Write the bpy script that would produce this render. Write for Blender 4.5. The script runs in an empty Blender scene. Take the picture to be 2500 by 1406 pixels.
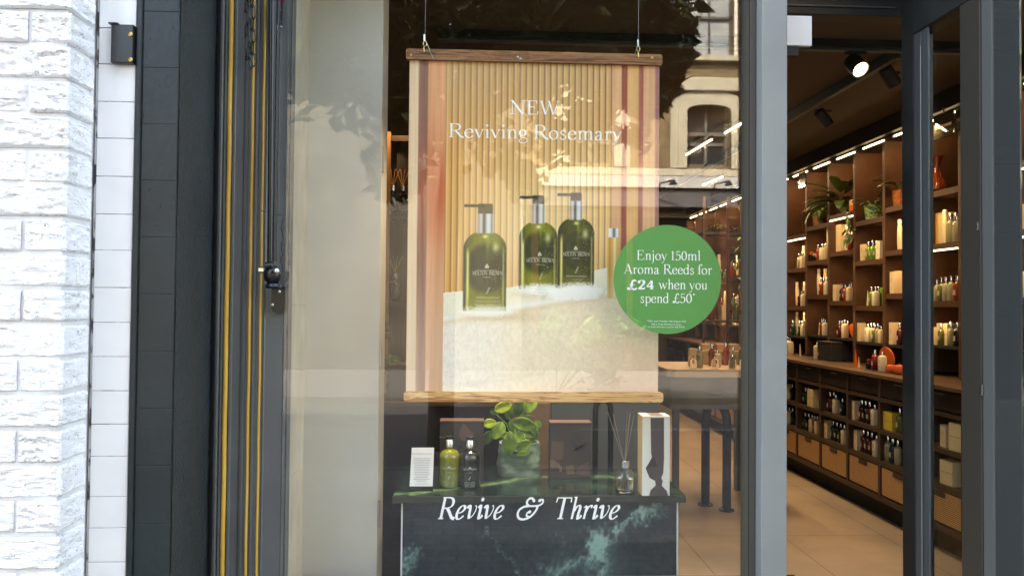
import bpy, bmesh, math, random
import numpy as np
from mathutils import Vector, Matrix, noise
random.seed(7)
SC = bpy.context.scene
COL = SC.collection

# ------------------------------------------------------------------ camera
F = 1850.0
_r = math.radians(.5)
_v = np.array([(1164-1250)/F, -(742-703)/F, -1.]); _v /= np.linalg.norm(_v)
_u = np.array([math.sin(_r), math.cos(_r), 0.]); _u[2] = -(_u[0]*_v[0]+_u[1]*_v[1])/_v[2]; _u /= np.linalg.norm(_u)
_x = np.cross(_v, _u)
RM = np.array([_x, _v, _u])
CP = np.array([0, -2.6, 1.35])
cam = bpy.data.objects.new('camera', bpy.data.cameras.new('camera'))
COL.objects.link(cam)
cam.matrix_world = Matrix.Translation(Vector(CP)) @ Matrix(RM.tolist()).to_4x4()
cam.data.sensor_width = 36; cam.data.lens = F/2500*36
cam.data.clip_start = .05; cam.data.clip_end = 300
SC.camera = cam

# ------------------------------------------------------------------ light
W = bpy.data.worlds.new('World'); SC.world = W; W.use_nodes = True
nt = W.node_tree; bg = nt.nodes['Background']
sky = nt.nodes.new('ShaderNodeTexSky'); sky.sky_type = 'NISHITA'; sky.sun_disc = False
SUN_EL, SUN_AZ = math.radians(47), math.radians(-28)      # azimuth from +Y towards +X
sky.sun_elevation = SUN_EL; sky.sun_rotation = SUN_AZ
sky.air_density = 1.0; sky.dust_density = 4.0; sky.ozone_density = .6
nt.links.new(sky.outputs[0], bg.inputs[0]); bg.inputs[1].default_value = .15
sd = bpy.data.lights.new('sun', 'SUN'); sd.energy = 2.0; sd.angle = math.radians(.5); sd.color = (1, .97, .92)
so = bpy.data.objects.new('sun', sd); COL.objects.link(so)
sv = Vector((math.sin(SUN_AZ)*math.cos(SUN_EL), math.cos(SUN_AZ)*math.cos(SUN_EL), math.sin(SUN_EL)))
so.rotation_euler = sv.to_track_quat('Z', 'Y').to_euler(); so.location = sv*30
SC.view_settings.view_transform = 'Standard'; SC.view_settings.look = 'None'
SC.view_settings.exposure = 3.92; SC.view_settings.gamma = 1
SC.view_settings.use_white_balance = True
SC.view_settings.white_balance_temperature = 8000
SC.view_settings.white_balance_tint = 10
SC.cycles.max_bounces = 10; SC.cycles.transparent_max_bounces = 24
SC.cycles.caustics_reflective = False; SC.cycles.caustics_refractive = False
SC.cycles.sample_clamp_indirect = 6

# ------------------------------------------------------------------ maths helpers
def _ray(px, py): return RM @ np.array([(px-1250)/F, -(py-703)/F, -1.])
def aY(px, py, Y): d = _ray(px, py); return Vector(CP+d*(Y-CP[1])/d[1])
def aX(px, py, X): d = _ray(px, py); return Vector(CP+d*(X-CP[0])/d[0])
def aZ(px, py, Z): d = _ray(px, py); return Vector(CP+d*(Z-CP[2])/d[2])
def s2l(c): c = c/255.; return c/12.92 if c <= .04045 else ((c+.055)/1.055)**2.4
def C(r, g, b): return (s2l(r), s2l(g), s2l(b), 1)

# ------------------------------------------------------------------ materials
MATS = {}
def mat(name, col, rough=.5, metal=0, spec=.5, col2=None, nscale=6, ndet=6, stretch=(1, 1, 1), bump=0, bscale=40,
        bstretch=(1, 1, 1), trans=0, ior=1.45, emit=None, estr=0, coat=0, ramp=(.35, .65), dist=0., sheen=0, rvar=0):
    if name in MATS: return MATS[name]
    m = bpy.data.materials.new(name); m.use_nodes = True; MATS[name] = m
    n, l = m.node_tree.nodes, m.node_tree.links
    b = n['Principled BSDF']
    b.inputs['Base Color'].default_value = col
    b.inputs['Roughness'].default_value = rough; b.inputs['Metallic'].default_value = metal
    b.inputs['Specular IOR Level'].default_value = spec
    b.inputs['Transmission Weight'].default_value = trans; b.inputs['IOR'].default_value = ior
    b.inputs['Coat Weight'].default_value = coat
    if emit: b.inputs['Emission Color'].default_value = emit; b.inputs['Emission Strength'].default_value = estr
    tc = n.new('ShaderNodeTexCoord')
    def tex(sc, st, det):
        mp = n.new('ShaderNodeMapping'); mp.inputs['Scale'].default_value = st
        l.new(tc.outputs['Object'], mp.inputs[0])
        t = n.new('ShaderNodeTexNoise'); t.inputs['Scale'].default_value = sc; t.inputs['Detail'].default_value = det
        t.inputs['Distortion'].default_value = dist
        l.new(mp.outputs[0], t.inputs[0]); return t
    if col2:
        t = tex(nscale, stretch, ndet)
        r = n.new('ShaderNodeValToRGB'); r.color_ramp.elements[0].position = ramp[0]; r.color_ramp.elements[1].position = ramp[1]
        r.color_ramp.elements[0].color = col; r.color_ramp.elements[1].color = col2
        l.new(t.outputs[0], r.inputs[0]); l.new(r.outputs[0], b.inputs['Base Color'])
        if rvar:
            mr = n.new('ShaderNodeMapRange'); mr.inputs[3].default_value = rough-rvar; mr.inputs[4].default_value = rough+rvar
            l.new(t.outputs[0], mr.inputs[0]); l.new(mr.outputs[0], b.inputs['Roughness'])
    if bump:
        t = tex(bscale, bstretch, 4)
        bp = n.new('ShaderNodeBump'); bp.inputs['Strength'].default_value = bump; bp.inputs['Distance'].default_value = .004
        l.new(t.outputs[0], bp.inputs['Height']); l.new(bp.outputs[0], b.inputs['Normal'])
    return m

def brickmat(name, c1, c2, mortar, sx, sz, ms=.012, rough=.85, plane='XZ', bump=.4, off=.5, squash=1, noiseamt=.5):
    m = bpy.data.materials.new(name); m.use_nodes = True; n, l = m.node_tree.nodes, m.node_tree.links
    b = n['Principled BSDF']; b.inputs['Roughness'].default_value = rough
    tc = n.new('ShaderNodeTexCoord'); sp = n.new('ShaderNodeSeparateXYZ'); cb = n.new('ShaderNodeCombineXYZ')
    l.new(tc.outputs['Object'], sp.inputs[0])
    a, c = {'XZ': (0, 2), 'XY': (0, 1), 'YZ': (1, 2), 'YX': (1, 0)}[plane]
    l.new(sp.outputs[a], cb.inputs[0]); l.new(sp.outputs[c], cb.inputs[1])
    br = n.new('ShaderNodeTexBrick'); l.new(cb.outputs[0], br.inputs[0])
    br.inputs['Scale'].default_value = 1; br.inputs['Brick Width'].default_value = sx; br.inputs['Row Height'].default_value = sz
    br.inputs['Mortar Size'].default_value = ms; br.inputs['Color1'].default_value = c1; br.inputs['Color2'].default_value = c2
    br.inputs['Mortar'].default_value = mortar; br.offset = off; br.inputs['Bias'].default_value = 0
    ns = n.new('ShaderNodeTexNoise'); ns.inputs['Scale'].default_value = 3; ns.inputs['Detail'].default_value = 8
    l.new(tc.outputs['Object'], ns.inputs[0])
    mx = n.new('ShaderNodeMix'); mx.data_type = 'RGBA'; mx.blend_type = 'OVERLAY'; mx.inputs[0].default_value = noiseamt
    l.new(br.outputs[0], mx.inputs[6]); l.new(ns.outputs[0], mx.inputs[7]); l.new(mx.outputs[2], b.inputs['Base Color'])
    bp = n.new('ShaderNodeBump'); bp.inputs['Strength'].default_value = bump; bp.inputs['Distance'].default_value = .006
    bp.invert = True
    l.new(br.outputs[1], bp.inputs['Height']); l.new(bp.outputs[0], b.inputs['Normal'])
    MATS[name] = m
    return m

def glassmat(name, fac=.085, tint=(.98, .99, .985, 1)):
    m = bpy.data.materials.new(name); m.use_nodes = True; n, l = m.node_tree.nodes, m.node_tree.links
    n.remove(n['Principled BSDF']); out = n['Material Output']
    tr = n.new('ShaderNodeBsdfTransparent'); tr.inputs[0].default_value = tint
    gl = n.new('ShaderNodeBsdfGlossy'); gl.inputs['Roughness'].default_value = 0.0
    ge = n.new('ShaderNodeNewGeometry'); dt = n.new('ShaderNodeVectorMath'); dt.operation = 'DOT_PRODUCT'
    l.new(ge.outputs['Normal'], dt.inputs[0]); l.new(ge.outputs['Incoming'], dt.inputs[1])
    ab = n.new('ShaderNodeMath'); ab.operation = 'ABSOLUTE'; l.new(dt.outputs['Value'], ab.inputs[0])
    om = n.new('ShaderNodeMath'); om.operation = 'SUBTRACT'; om.inputs[0].default_value = 1; l.new(ab.outputs[0], om.inputs[1])
    pw = n.new('ShaderNodeMath'); pw.operation = 'POWER'; pw.inputs[1].default_value = 5; l.new(om.outputs[0], pw.inputs[0])
    ml = n.new('ShaderNodeMath'); ml.operation = 'MULTIPLY_ADD'; ml.inputs[1].default_value = .7; ml.inputs[2].default_value = fac
    l.new(pw.outputs[0], ml.inputs[0])
    mx = n.new('ShaderNodeMixShader'); l.new(ml.outputs[0], mx.inputs[0]); l.new(tr.outputs[0], mx.inputs[1]); l.new(gl.outputs[0], mx.inputs[2])
    l.new(mx.outputs[0], out.inputs[0]); MATS[name] = m; return m

def vcmat(name, rough=.5, coat=0, bump=0, bscale=200):
    m = mat(name, (1, 1, 1, 1), rough=rough, coat=coat, bump=bump, bscale=bscale)
    n, l = m.node_tree.nodes, m.node_tree.links
    a = n.new('ShaderNodeAttribute'); a.attribute_name = 'Col'; l.new(a.outputs['Color'], n['Principled BSDF'].inputs['Base Color'])
    return m

# ------------------------------------------------------------------ mesh builder
class MB:
    def __init__(s): s.v = []; s.f = []
    def add(s, vs, fs):
        k = len(s.v); s.v += [tuple(p) for p in vs]; s.f += [tuple(i+k for i in f) for f in fs]; return s
    def box(s, x0, x1, y0, y1, z0, z1):
        if x0 > x1: x0, x1 = x1, x0
        if y0 > y1: y0, y1 = y1, y0
        if z0 > z1: z0, z1 = z1, z0
        return s.add([(x0, y0, z0), (x1, y0, z0), (x1, y1, z0), (x0, y1, z0), (x0, y0, z1), (x1, y0, z1), (x1, y1, z1), (x0, y1, z1)],
                     [(3, 2, 1, 0), (4, 5, 6, 7), (0, 1, 5, 4), (1, 2, 6, 5), (2, 3, 7, 6), (3, 0, 4, 7)])
    def bbox(s, x0, x1, y0, y1, z0, z1, b=.004):      # box with chamfered edges
        if x0 > x1: x0, x1 = x1, x0
        if y0 > y1: y0, y1 = y1, y0
        if z0 > z1: z0, z1 = z1, z0
        bm = bmesh.new(); bmesh.ops.create_cube(bm, size=1)
        for v in bm.verts:
            v.co = Vector(((x0+x1)/2+v.co.x*(x1-x0), (y0+y1)/2+v.co.y*(y1-y0), (z0+z1)/2+v.co.z*(z1-z0)))
        bmesh.ops.bevel(bm, geom=bm.edges[:]+bm.verts[:], offset=b, segments=2, affect='EDGES', profile=.5)
        bm.verts.index_update()
        s.add([v.co[:] for v in bm.verts], [[v.index for v in f.verts] for f in bm.faces]); bm.free(); return s
    def lathe(s, prof, c=(0, 0, 0), n=20, sq=0):
        c = Vector(c); k = len(prof); vs = []
        for r, z in prof:
            for i in range(n):
                a = 2*math.pi*i/n; q = 1
                if sq: q = (abs(math.cos(a))**sq+abs(math.sin(a))**sq)**(-1/sq)
                vs.append((c.x+r*q*math.cos(a), c.y+r*q*math.sin(a), c.z+z))
        fs = [(j*n+i, j*n+(i+1) % n, (j+1)*n+(i+1) % n, (j+1)*n+i) for j in range(k-1) for i in range(n)]
        if prof[0][0] > 1e-5: fs.append(tuple(range(n-1, -1, -1)))
        if prof[-1][0] > 1e-5: fs.append(tuple((k-1)*n+i for i in range(n)))
        return s.add(vs, fs)
    def tube(s, pts, r, n=8, closed=False):
        pts = [Vector(p) for p in pts]; m = len(pts); rs = r if isinstance(r, (list, tuple)) else [r]*m
        vs = []; prev = None
        for i, p in enumerate(pts):
            a = pts[(i-1) % m] if (i > 0 or closed) else p; b = pts[(i+1) % m] if (i < m-1 or closed) else p
            t = (b-a).normalized()
            if prev is None: up = Vector((0, 0, 1)) if abs(t.z) < .9 else Vector((1, 0, 0))
            else: up = prev
            x = t.cross(up).normalized(); y = x.cross(t).normalized(); prev = y
            for k in range(n):
                th = 2*math.pi*k/n; vs.append(p+(x*math.cos(th)+y*math.sin(th))*rs[i])
        fs = [(j*n+k, j*n+(k+1) % n, (j+1)*n+(k+1) % n, (j+1)*n+k) for j in range(m-1) for k in range(n)]
        if closed: fs += [((m-1)*n+k, (m-1)*n+(k+1) % n, (k+1) % n, k) for k in range(n)]
        else: fs += [tuple(range(n-1, -1, -1)), tuple((m-1)*n+k for k in range(n))]
        return s.add(vs, fs)
    def prism(s, poly, d, o=(0, 0, 0), u=(1, 0, 0), v=(0, 0, 1)):   # poly (a,b) -> o+a*u+b*v, extruded by vector d
        o, u, v, d = Vector(o), Vector(u), Vector(v), Vector(d); n = len(poly)
        a = [o+u*p[0]+v*p[1] for p in poly]; b = [p+d for p in a]
        return s.add(a+b, [tuple(range(n-1, -1, -1)), tuple(range(n, 2*n))]+[(i, (i+1) % n, n+(i+1) % n, n+i) for i in range(n)])
    def ball(s, c, r, n=12, sc=(1, 1, 1)):
        prof = [(math.sin(math.pi*i/n)*1, -math.cos(math.pi*i/n)) for i in range(n+1)]
        c = Vector(c); t = MB(); t.lathe([(max(p[0], 1e-6), p[1]) for p in prof], n=n*2)
        return s.add([(c.x+p[0]*r*sc[0], c.y+p[1]*r*sc[1], c.z+p[2]*r*sc[2]) for p in t.v], t.f)
    def xf(s, M):
        s.v = [tuple(M @ Vector(p)) for p in s.v]; return s

LOC = {}
def finish_mesh(name, mb, m, off=(0, 0, 0), smooth=False):
    me = bpy.data.meshes.new(name); off = Vector(off)
    me.from_pydata([tuple(Vector(p)-off) for p in mb.v], [], mb.f); me.materials.append(m); me.validate()
    bm = bmesh.new(); bm.from_mesh(me); bmesh.ops.recalc_face_normals(bm, faces=bm.faces); bm.to_mesh(me); bm.free()
    if smooth:
        for p in me.polygons: p.use_smooth = True
        me.set_sharp_from_angle(angle=math.radians(40))
    return me
def tag(o, label=None, cat=None, group=None, kind=None):
    if label: o['label'] = label
    if cat: o['category'] = cat
    if group: o['group'] = group
    if kind: o['kind'] = kind
    return o
def T(name, label, cat, loc=(0, 0, 0), rz=0, group=None, kind=None):
    o = bpy.data.objects.new(name, None); COL.objects.link(o); o.location = loc; o.rotation_euler.z = rz; o.empty_display_size = .05
    LOC[o.name] = Vector(loc); return tag(o, label, cat, group, kind)
def P(mb, name, m, parent=None, loc=None, smooth=False, local=False):
    off = Vector(loc) if loc is not None else (LOC[parent.name] if parent is not None and not local else Vector((0, 0, 0)))
    me = finish_mesh(name, mb, m, off, smooth); o = bpy.data.objects.new(name, me); COL.objects.link(o)
    if parent is not None: o.parent = parent; LOC[o.name] = LOC[parent.name]
    else: o.location = off; LOC[o.name] = off
    return o
def solo(mb, name, m, label, cat, loc, group=None, kind=None, smooth=False):
    return tag(P(mb, name, m, None, loc, smooth), label, cat, group, kind)
def struct(mb, name, m, smooth=False): return tag(P(mb, name, m, smooth=smooth), kind='structure')

def paint_grid(name, o, u, v, nu, nv, fn, m, parent=None):
    o, u, v = Vector(o), Vector(u), Vector(v)
    S, Tt = np.meshgrid(np.linspace(0, 1, nu), np.linspace(0, 1, nv))
    col = fn(S, Tt)                                        # (nv,nu,3) sRGB 0..255
    off = LOC[parent.name] if parent is not None else o
    vs = np.array(o-off)[None, None]+S[..., None]*np.array(u)+Tt[..., None]*np.array(v)
    idx = np.arange(nu*nv).reshape(nv, nu)
    fs = np.stack([idx[:-1, :-1], idx[:-1, 1:], idx[1:, 1:], idx[1:, :-1]], -1).reshape(-1, 4)
    me = bpy.data.meshes.new(name); me.from_pydata(vs.reshape(-1, 3).tolist(), [], fs.tolist())
    c = np.clip(col, 0, 255)/255.; lin = np.where(c <= .04045, c/12.92, ((c+.055)/1.055)**2.4)
    at = me.color_attributes.new('Col', 'FLOAT_COLOR', 'POINT')
    at.data.foreach_set('color', np.concatenate([lin.reshape(-1, 3), np.ones((nu*nv, 1))], 1).astype(np.float32).ravel())
    me.materials.append(m); ob = bpy.data.objects.new(name, me); COL.objects.link(ob)
    if parent is not None: ob.parent = parent; LOC[ob.name] = LOC[parent.name]
    else: ob.location = o
    return ob

# ------------------------------------------------------------------ serif lettering drawn with a broad pen
def ell(cx, cy, rx, ry, a0=0, a1=360, n=18): return [(cx+rx*math.cos(math.radians(a0+(a1-a0)*i/n)), cy+ry*math.sin(math.radians(a0+(a1-a0)*i/n))) for i in range(n+1)]
TK, TN = .085, .028
G = {
 'N': (.78, [('l', TN, [(.13, 0), (.13, .67)]), ('l', TK, [(.12, .66), (.64, .01)]), ('l', TN, [(.65, 0), (.65, .67)]), ('s', .13, 0, .09), ('s', .1, .67, .07), ('s', .65, .67, .09)]),
 'E': (.66, [('l', TK, [(.17, 0), (.17, .67)]), ('l', TN, [(.1, .66), (.53, .66)]), ('l', TN, [(.17, .36), (.42, .36)]), ('l', TN, [(.1, .01), (.57, .01)]), ('l', .035, [(.53, .67), (.54, .53)]), ('l', .03, [(.42, .28), (.42, .44)]), ('l', .035, [(.57, 0), (.6, .16)])]),
 'W': (1.0, [('l', TK, [(.1, .67), (.31, .01)]), ('l', TN, [(.32, .01), (.51, .62)]), ('l', TK, [(.47, .67), (.69, .01)]), ('l', TN, [(.7, .01), (.92, .67)]), ('s', .1, .67, .09), ('s', .47, .67, .07), ('s', .92, .67, .07)]),
 'R': (.7, [('l', TK, [(.17, 0), (.17, .67)]), ('c', 0, [(.1, .66), (.36, .66), (.49, .61), (.53, .5), (.49, .4), (.36, .34), (.17, .34)]), ('c', TK, [(.34, .34), (.46, .2), (.58, .05), (.7, .01)]), ('s', .17, 0, .1)]),
 'B': (.65, [('l', TK, [(.17, 0), (.17, .67)]), ('c', 0, [(.1, .66), (.36, .66), (.47, .61), (.5, .52), (.46, .4), (.36, .36), (.17, .36)]), ('c', 0, [(.36, .36), (.5, .31), (.56, .2), (.52, .07), (.38, .01), (.1, .01)])]),
 'M': (.9, [('l', TN, [(.13, 0), (.15, .67)]), ('l', TK, [(.14, .66), (.43, .03)]), ('l', TN, [(.43, .02), (.74, .66)]), ('l', TK, [(.76, .67), (.77, 0)]), ('s', .13, 0, .08), ('s', .11, .67, .06), ('s', .77, 0, .1), ('s', .8, .67, .07)]),
 'O': (.76, [('c', 0, ell(.38, .335, .3, .34))]),
 'L': (.6, [('l', TK, [(.17, 0), (.17, .67)]), ('s', .17, .67, .1), ('l', TN, [(.08, .01), (.52, .01)]), ('l', .035, [(.52, 0), (.55, .18)])]),
 'T': (.66, [('l', TK, [(.33, 0), (.33, .67)]), ('l', TN, [(.06, .66), (.6, .66)]), ('l', .035, [(.07, .67), (.05, .52)]), ('l', .035, [(.59, .67), (.61, .52)]), ('s', .33, 0, .11)]),
 'A': (.68, [('l', TN, [(.08, 0), (.33, .67)]), ('l', TK, [(.33, .68), (.58, 0)]), ('l', TN, [(.16, .22), (.49, .22)]), ('s', .08, 0, .08), ('s', .59, 0, .1)]),
 'e': (.43, [('l', TN, [(.08, .25), (.37, .25)]), ('c', 0, [(.37, .25), (.34, .37), (.22, .42), (.1, .35), (.06, .21), (.1, .07), (.22, 0), (.32, .03), (.38, .11)])]),
 'v': (.44, [('l', TK*.9, [(.07, .42), (.23, .01)]), ('l', TN, [(.23, .01), (.38, .42)]), ('s', .06, .42, .07), ('s', .38, .42, .055)]),
 'w': (.68, [('l', TK*.9, [(.08, .42), (.22, .01)]), ('l', TN, [(.22, .01), (.36, .4)]), ('l', TK*.9, [(.32, .42), (.47, .01)]), ('l', TN, [(.47, .01), (.61, .42)]), ('s', .07, .42, .07), ('s', .33, .42, .05), ('s', .61, .42, .055)]),
 'i': (.25, [('l', TK*.88, [(.13, 0), (.13, .42)]), ('l', TN*1.2, [(.04, .38), (.13, .42)]), ('s', .13, 0, .08), ('d', .12, .6, .05)]),
 'j': (.25, [('c', TK*.88, [(.14, .42), (.14, .0), (.13, -.12)]), ('c', TN, [(.13, -.1), (.1, -.2), (.02, -.21)]), ('l', TN*1.2, [(.05, .38), (.14, .42)]), ('d', .13, .6, .05)]),
 'l': (.25, [('l', TK*.88, [(.13, 0), (.13, .69)]), ('l', TN*1.2, [(.04, .66), (.13, .69)]), ('s', .13, 0, .08)]),
 'n': (.5, [('l', TK*.88, [(.13, 0), (.13, .42)]), ('l', TN*1.2, [(.04, .38), (.13, .42)]), ('c', 0, [(.14, .31), (.2, .4), (.29, .42), (.36, .37), (.38, .25), (.38, 0)]), ('s', .13, 0, .075), ('s', .38, 0, .075)]),
 'h': (.5, [('l', TK*.88, [(.13, 0), (.13, .69)]), ('l', TN*1.2, [(.04, .66), (.13, .69)]), ('c', 0, [(.14, .31), (.2, .4), (.29, .42), (.36, .37), (.38, .25), (.38, 0)]), ('s', .13, 0, .075), ('s', .38, 0, .075)]),
 'm': (.77, [('l', TK*.88, [(.13, 0), (.13, .42)]), ('l', TN*1.2, [(.04, .38), (.13, .42)]), ('c', 0, [(.14, .31), (.2, .4), (.29, .42), (.36, .37), (.38, .25), (.38, 0)]), ('c', 0, [(.4, .31), (.46, .4), (.55, .42), (.62, .37), (.64, .25), (.64, 0)]), ('s', .13, 0, .075), ('s', .38, 0, .07), ('s', .64, 0, .075)]),
 'u': (.5, [('c', 0, [(.12, .42), (.12, .14), (.15, .03), (.23, 0), (.32, .03), (.37, .12)]), ('l', TK*.88, [(.37, 0), (.37, .42)]), ('l', TN, [(.04, .41), (.12, .41)]), ('l', TN, [(.29, .41), (.37, .41)]), ('l', TN, [(.37, .01), (.44, .02)])]),
 'r': (.36, [('l', TK*.88, [(.13, 0), (.13, .42)]), ('l', TN*1.2, [(.04, .38), (.13, .42)]), ('c', 0, [(.14, .3), (.19, .39), (.27, .42), (.32, .4)]), ('d', .31, .37, .035), ('s', .13, 0, .085)]),
 'o': (.48, [('c', 0, ell(.24, .21, .175, .21))]),
 'a': (.44, [('c', 0, [(.09, .32), (.12, .4), (.21, .42), (.28, .37), (.29, .27), (.29, .08), (.33, .01), (.41, .03)]), ('c', 0, [(.29, .25), (.17, .21), (.08, .14), (.07, .06), (.13, 0), (.21, .01), (.29, .08)]), ('d', .1, .33, .033)]),
 's': (.37, [('c', .05, [(.3, .32), (.27, .39), (.18, .42), (.1, .38), (.09, .3), (.18, .23), (.28, .17), (.3, .09), (.25, .02), (.16, 0), (.09, .03), (.06, .11)])]),
 'g': (.46, [('c', 0, ell(.2, .28, .125, .14)), ('c', TN*1.3, [(.13, .15), (.09, .09), (.14, .06), (.28, .04), (.38, -.02), (.38, -.12), (.27, -.2), (.13, -.2), (.05, -.13), (.07, -.05), (.14, .0)]), ('l', TN*1.3, [(.3, .37), (.41, .41)])]),
 'y': (.45, [('l', TK*.9, [(.07, .42), (.23, .02)]), ('c', TN, [(.39, .42), (.23, .02), (.15, -.17), (.06, -.2)]), ('d', .06, -.18, .035), ('s', .06, .42, .07), ('s', .39, .42, .055)]),
 'd': (.5, [('c', 0, [(.36, .33), (.3, .41), (.2, .42), (.09, .34), (.06, .2), (.1, .06), (.2, 0), (.3, .02), (.36, .1)]), ('l', TK*.88, [(.38, 0), (.38, .69)]), ('l', TN*1.2, [(.29, .66), (.38, .69)]), ('l', TN, [(.38, .01), (.45, .02)])]),
 'p': (.5, [('l', TK*.88, [(.13, -.22), (.13, .42)]), ('l', TN*1.2, [(.04, .38), (.13, .42)]), ('s', .13, -.22, .08), ('c', 0, [(.14, .33), (.2, .4), (.3, .42), (.41, .34), (.44, .2), (.4, .06), (.3, 0), (.2, .01), (.14, .08)])]),
 'f': (.28, [('c', 0, [(.33, .62), (.28, .69), (.2, .67), (.14, .58), (.13, .45), (.13, 0)]), ('l', TN, [(.04, .41), (.27, .41)]), ('d', .31, .63, .035), ('s', .13, 0, .085)]),
 '1': (.36, [('l', TK*.8, [(.18, 0), (.18, .62)]), ('l', TN, [(.08, .54), (.18, .62)]), ('s', .18, 0, .09)]),
 '5': (.44, [('l', TN*1.6, [(.13, .61), (.36, .61)]), ('l', TN, [(.12, .61), (.1, .36)]), ('c', 0, [(.1, .34), (.2, .4), (.32, .36), (.38, .22), (.34, .08), (.22, 0), (.1, .02), (.06, .08)])]),
 '0': (.47, [('c', 0, ell(.235, .31, .17, .31))]),
 '2': (.46, [('c', 0, [(.08, .48), (.12, .58), (.22, .62), (.33, .58), (.36, .46), (.3, .32), (.17, .15), (.07, .03)]), ('l', TK*.8, [(.07, .04), (.38, .04)]), ('l', TN, [(.38, .03), (.4, .14)]), ('d', .1, .48, .04)]),
 '4': (.46, [('l', TK*.85, [(.3, 0), (.3, .62)]), ('l', TN*1.2, [(.3, .61), (.05, .2)]), ('l', TN*1.8, [(.04, .19), (.41, .19)]), ('s', .3, 0, .09)]),
 '\u00a3': (.52, [('c', TK*.8, [(.45, .55), (.4, .62), (.31, .6), (.25, .48), (.22, .3), (.2, .12), (.12, .01), (.05, .0), (.04, .06), (.12, .1), (.22, .05), (.33, -.01), (.42, .0), (.48, .1)]), ('l', TN, [(.1, .31), (.38, .31)])]),
 '*': (.3, [('l', .035, [(.12, .52), (.12, .66)]), ('l', .035, [(.06, .55), (.18, .63)]), ('l', .035, [(.06, .63), (.18, .55)])]),
 '&': (.86, [('c', .06, [(.5, .6), (.42, .67), (.33, .66), (.27, .58), (.3, .48), (.37, .42), (.22, .4), (.08, .3), (.06, .15), (.15, .02), (.32, -.01), (.5, .06), (.62, .2), (.68, .36), (.64, .42)]),
             ('c', .045, [(.46, .24), (.38, .2), (.38, .1), (.46, .08)]), ('c', .05, [(.37, .42), (.55, .42), (.72, .44), (.82, .52), (.8, .62), (.7, .62)]), ('d', .5, .59, .04), ('d', .7, .6, .045), ('d', .45, .23, .045)]),
 ' ': (.24, []),
}
GI = dict(G)                                             # slanted set without feet
for k, v in {
 'e': (.4, [('c', 0, [(.08, .17), (.24, .22), (.33, .33), (.28, .41), (.18, .39), (.09, .28), (.06, .13), (.1, .02), (.2, .0), (.34, .1)])]),
 'v': (.42, [('c', 0, [(.02, .33), (.07, .41), (.12, .4), (.14, .3), (.15, .1), (.17, .01)]), ('c', TN, [(.17, .01), (.3, .12), (.37, .28), (.36, .4), (.31, .4)])]),
 'i': (.25, [('c', 0, [(.03, .34), (.09, .42), (.12, .36), (.12, .12), (.13, .01), (.2, .04), (.25, .12)]), ('d', .13, .6, .05)]),
 'h': (.46, [('l', TK*.8, [(.11, 0), (.11, .69)]), ('l', TN, [(.03, .67), (.11, .69)]), ('c', 0, [(.12, .22), (.2, .38), (.29, .42), (.34, .34), (.32, .16), (.33, .01), (.4, .04), (.45, .12)])]),
 'r': (.36, [('l', TK*.8, [(.11, 0), (.12, .4)]), ('l', TN, [(.02, .35), (.11, .42)]), ('c', 0, [(.12, .22), (.18, .36), (.27, .42), (.33, .38)]), ('d', .31, .37, .03)]),
}.items(): GI[k] = v

def crom(p, n=5):
    out = []
    for i in range(len(p)-1):
        a = Vector(p[max(i-1, 0)]); b = Vector(p[i]); c = Vector(p[i+1]); d = Vector(p[min(i+2, len(p)-1)])
        for k in range(n):
            t = k/n; out.append(.5*((2*b)+(c-a)*t+(2*a-5*b+4*c-d)*t*t+(3*b-a-3*c+d)*t**3))
    out.append(Vector(p[-1])); return out
LAYER = [0]
def write(mb, txt, size, o, u=(1, 0, 0), v=(0, 0, 1), nrm=(0, -1, 0), shear=0., bold=1., align='c', glyphs=None, track=0., width=None, step=.00004):
    glyphs = glyphs or G
    o, u, v, nrm = Vector(o), Vector(u), Vector(v), Vector(nrm)
    tot = sum(glyphs[c][0]+track for c in txt)
    if width: size_x = width/tot
    else: size_x = size
    x = {'c': -tot/2, 'l': 0, 'r': -tot}[align]
    def em(poly, lay):
        vs = [o+u*((p[0]+shear*p[1])*size_x)+v*(p[1]*size)+nrm*(step*lay) for p in poly]
        k = len(mb.v); mb.v += [tuple(q) for q in vs]; return k
    for ci, ch in enumerate(txt):
        adv, st = glyphs[ch]
        for si, s in enumerate(st):
            lay = si+1
            if s[0] == 'd':
                n = 12; k = em([(x+s[1]+s[3]*math.cos(2*math.pi*i/n)*bold, s[2]+s[3]*math.sin(2*math.pi*i/n)*bold) for i in range(n)], lay)
                mb.f.append(tuple(range(k, k+n)))
            elif s[0] == 's':
                a, b, h = x+s[1], s[2], s[3]; t = TN*.5*bold; bb = b-t if b > .1 else b+t
                k = em([(a-h, bb-t), (a+h, bb-t), (a+h, bb+t), (a-h, bb+t)], lay); mb.f.append((k, k+1, k+2, k+3))
            else:
                pts = [Vector(q) for q in s[2]] if s[0] == 'l' else crom(s[2])
                L, R = [], []
                for i, q in enumerate(pts):
                    d = (pts[min(i+1, len(pts)-1)]-pts[max(i-1, 0)]).normalized()
                    w = s[1] if s[1] else TN+(TK-TN)*abs(math.sin(math.atan2(d.y, d.x)-math.radians(12)))**1.6
                    w *= bold; nn = Vector((-d.y, d.x))*w/2
                    L.append((x+q.x+nn.x, q.y+nn.y)); R.append((x+q.x-nn.x, q.y-nn.y))
                n = len(pts); k = em(L+R, lay)
                for i in range(n-1): mb.f.append((k+i, k+n+i, k+n+i+1, k+i+1))
        x += adv+track
    return mb
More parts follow.
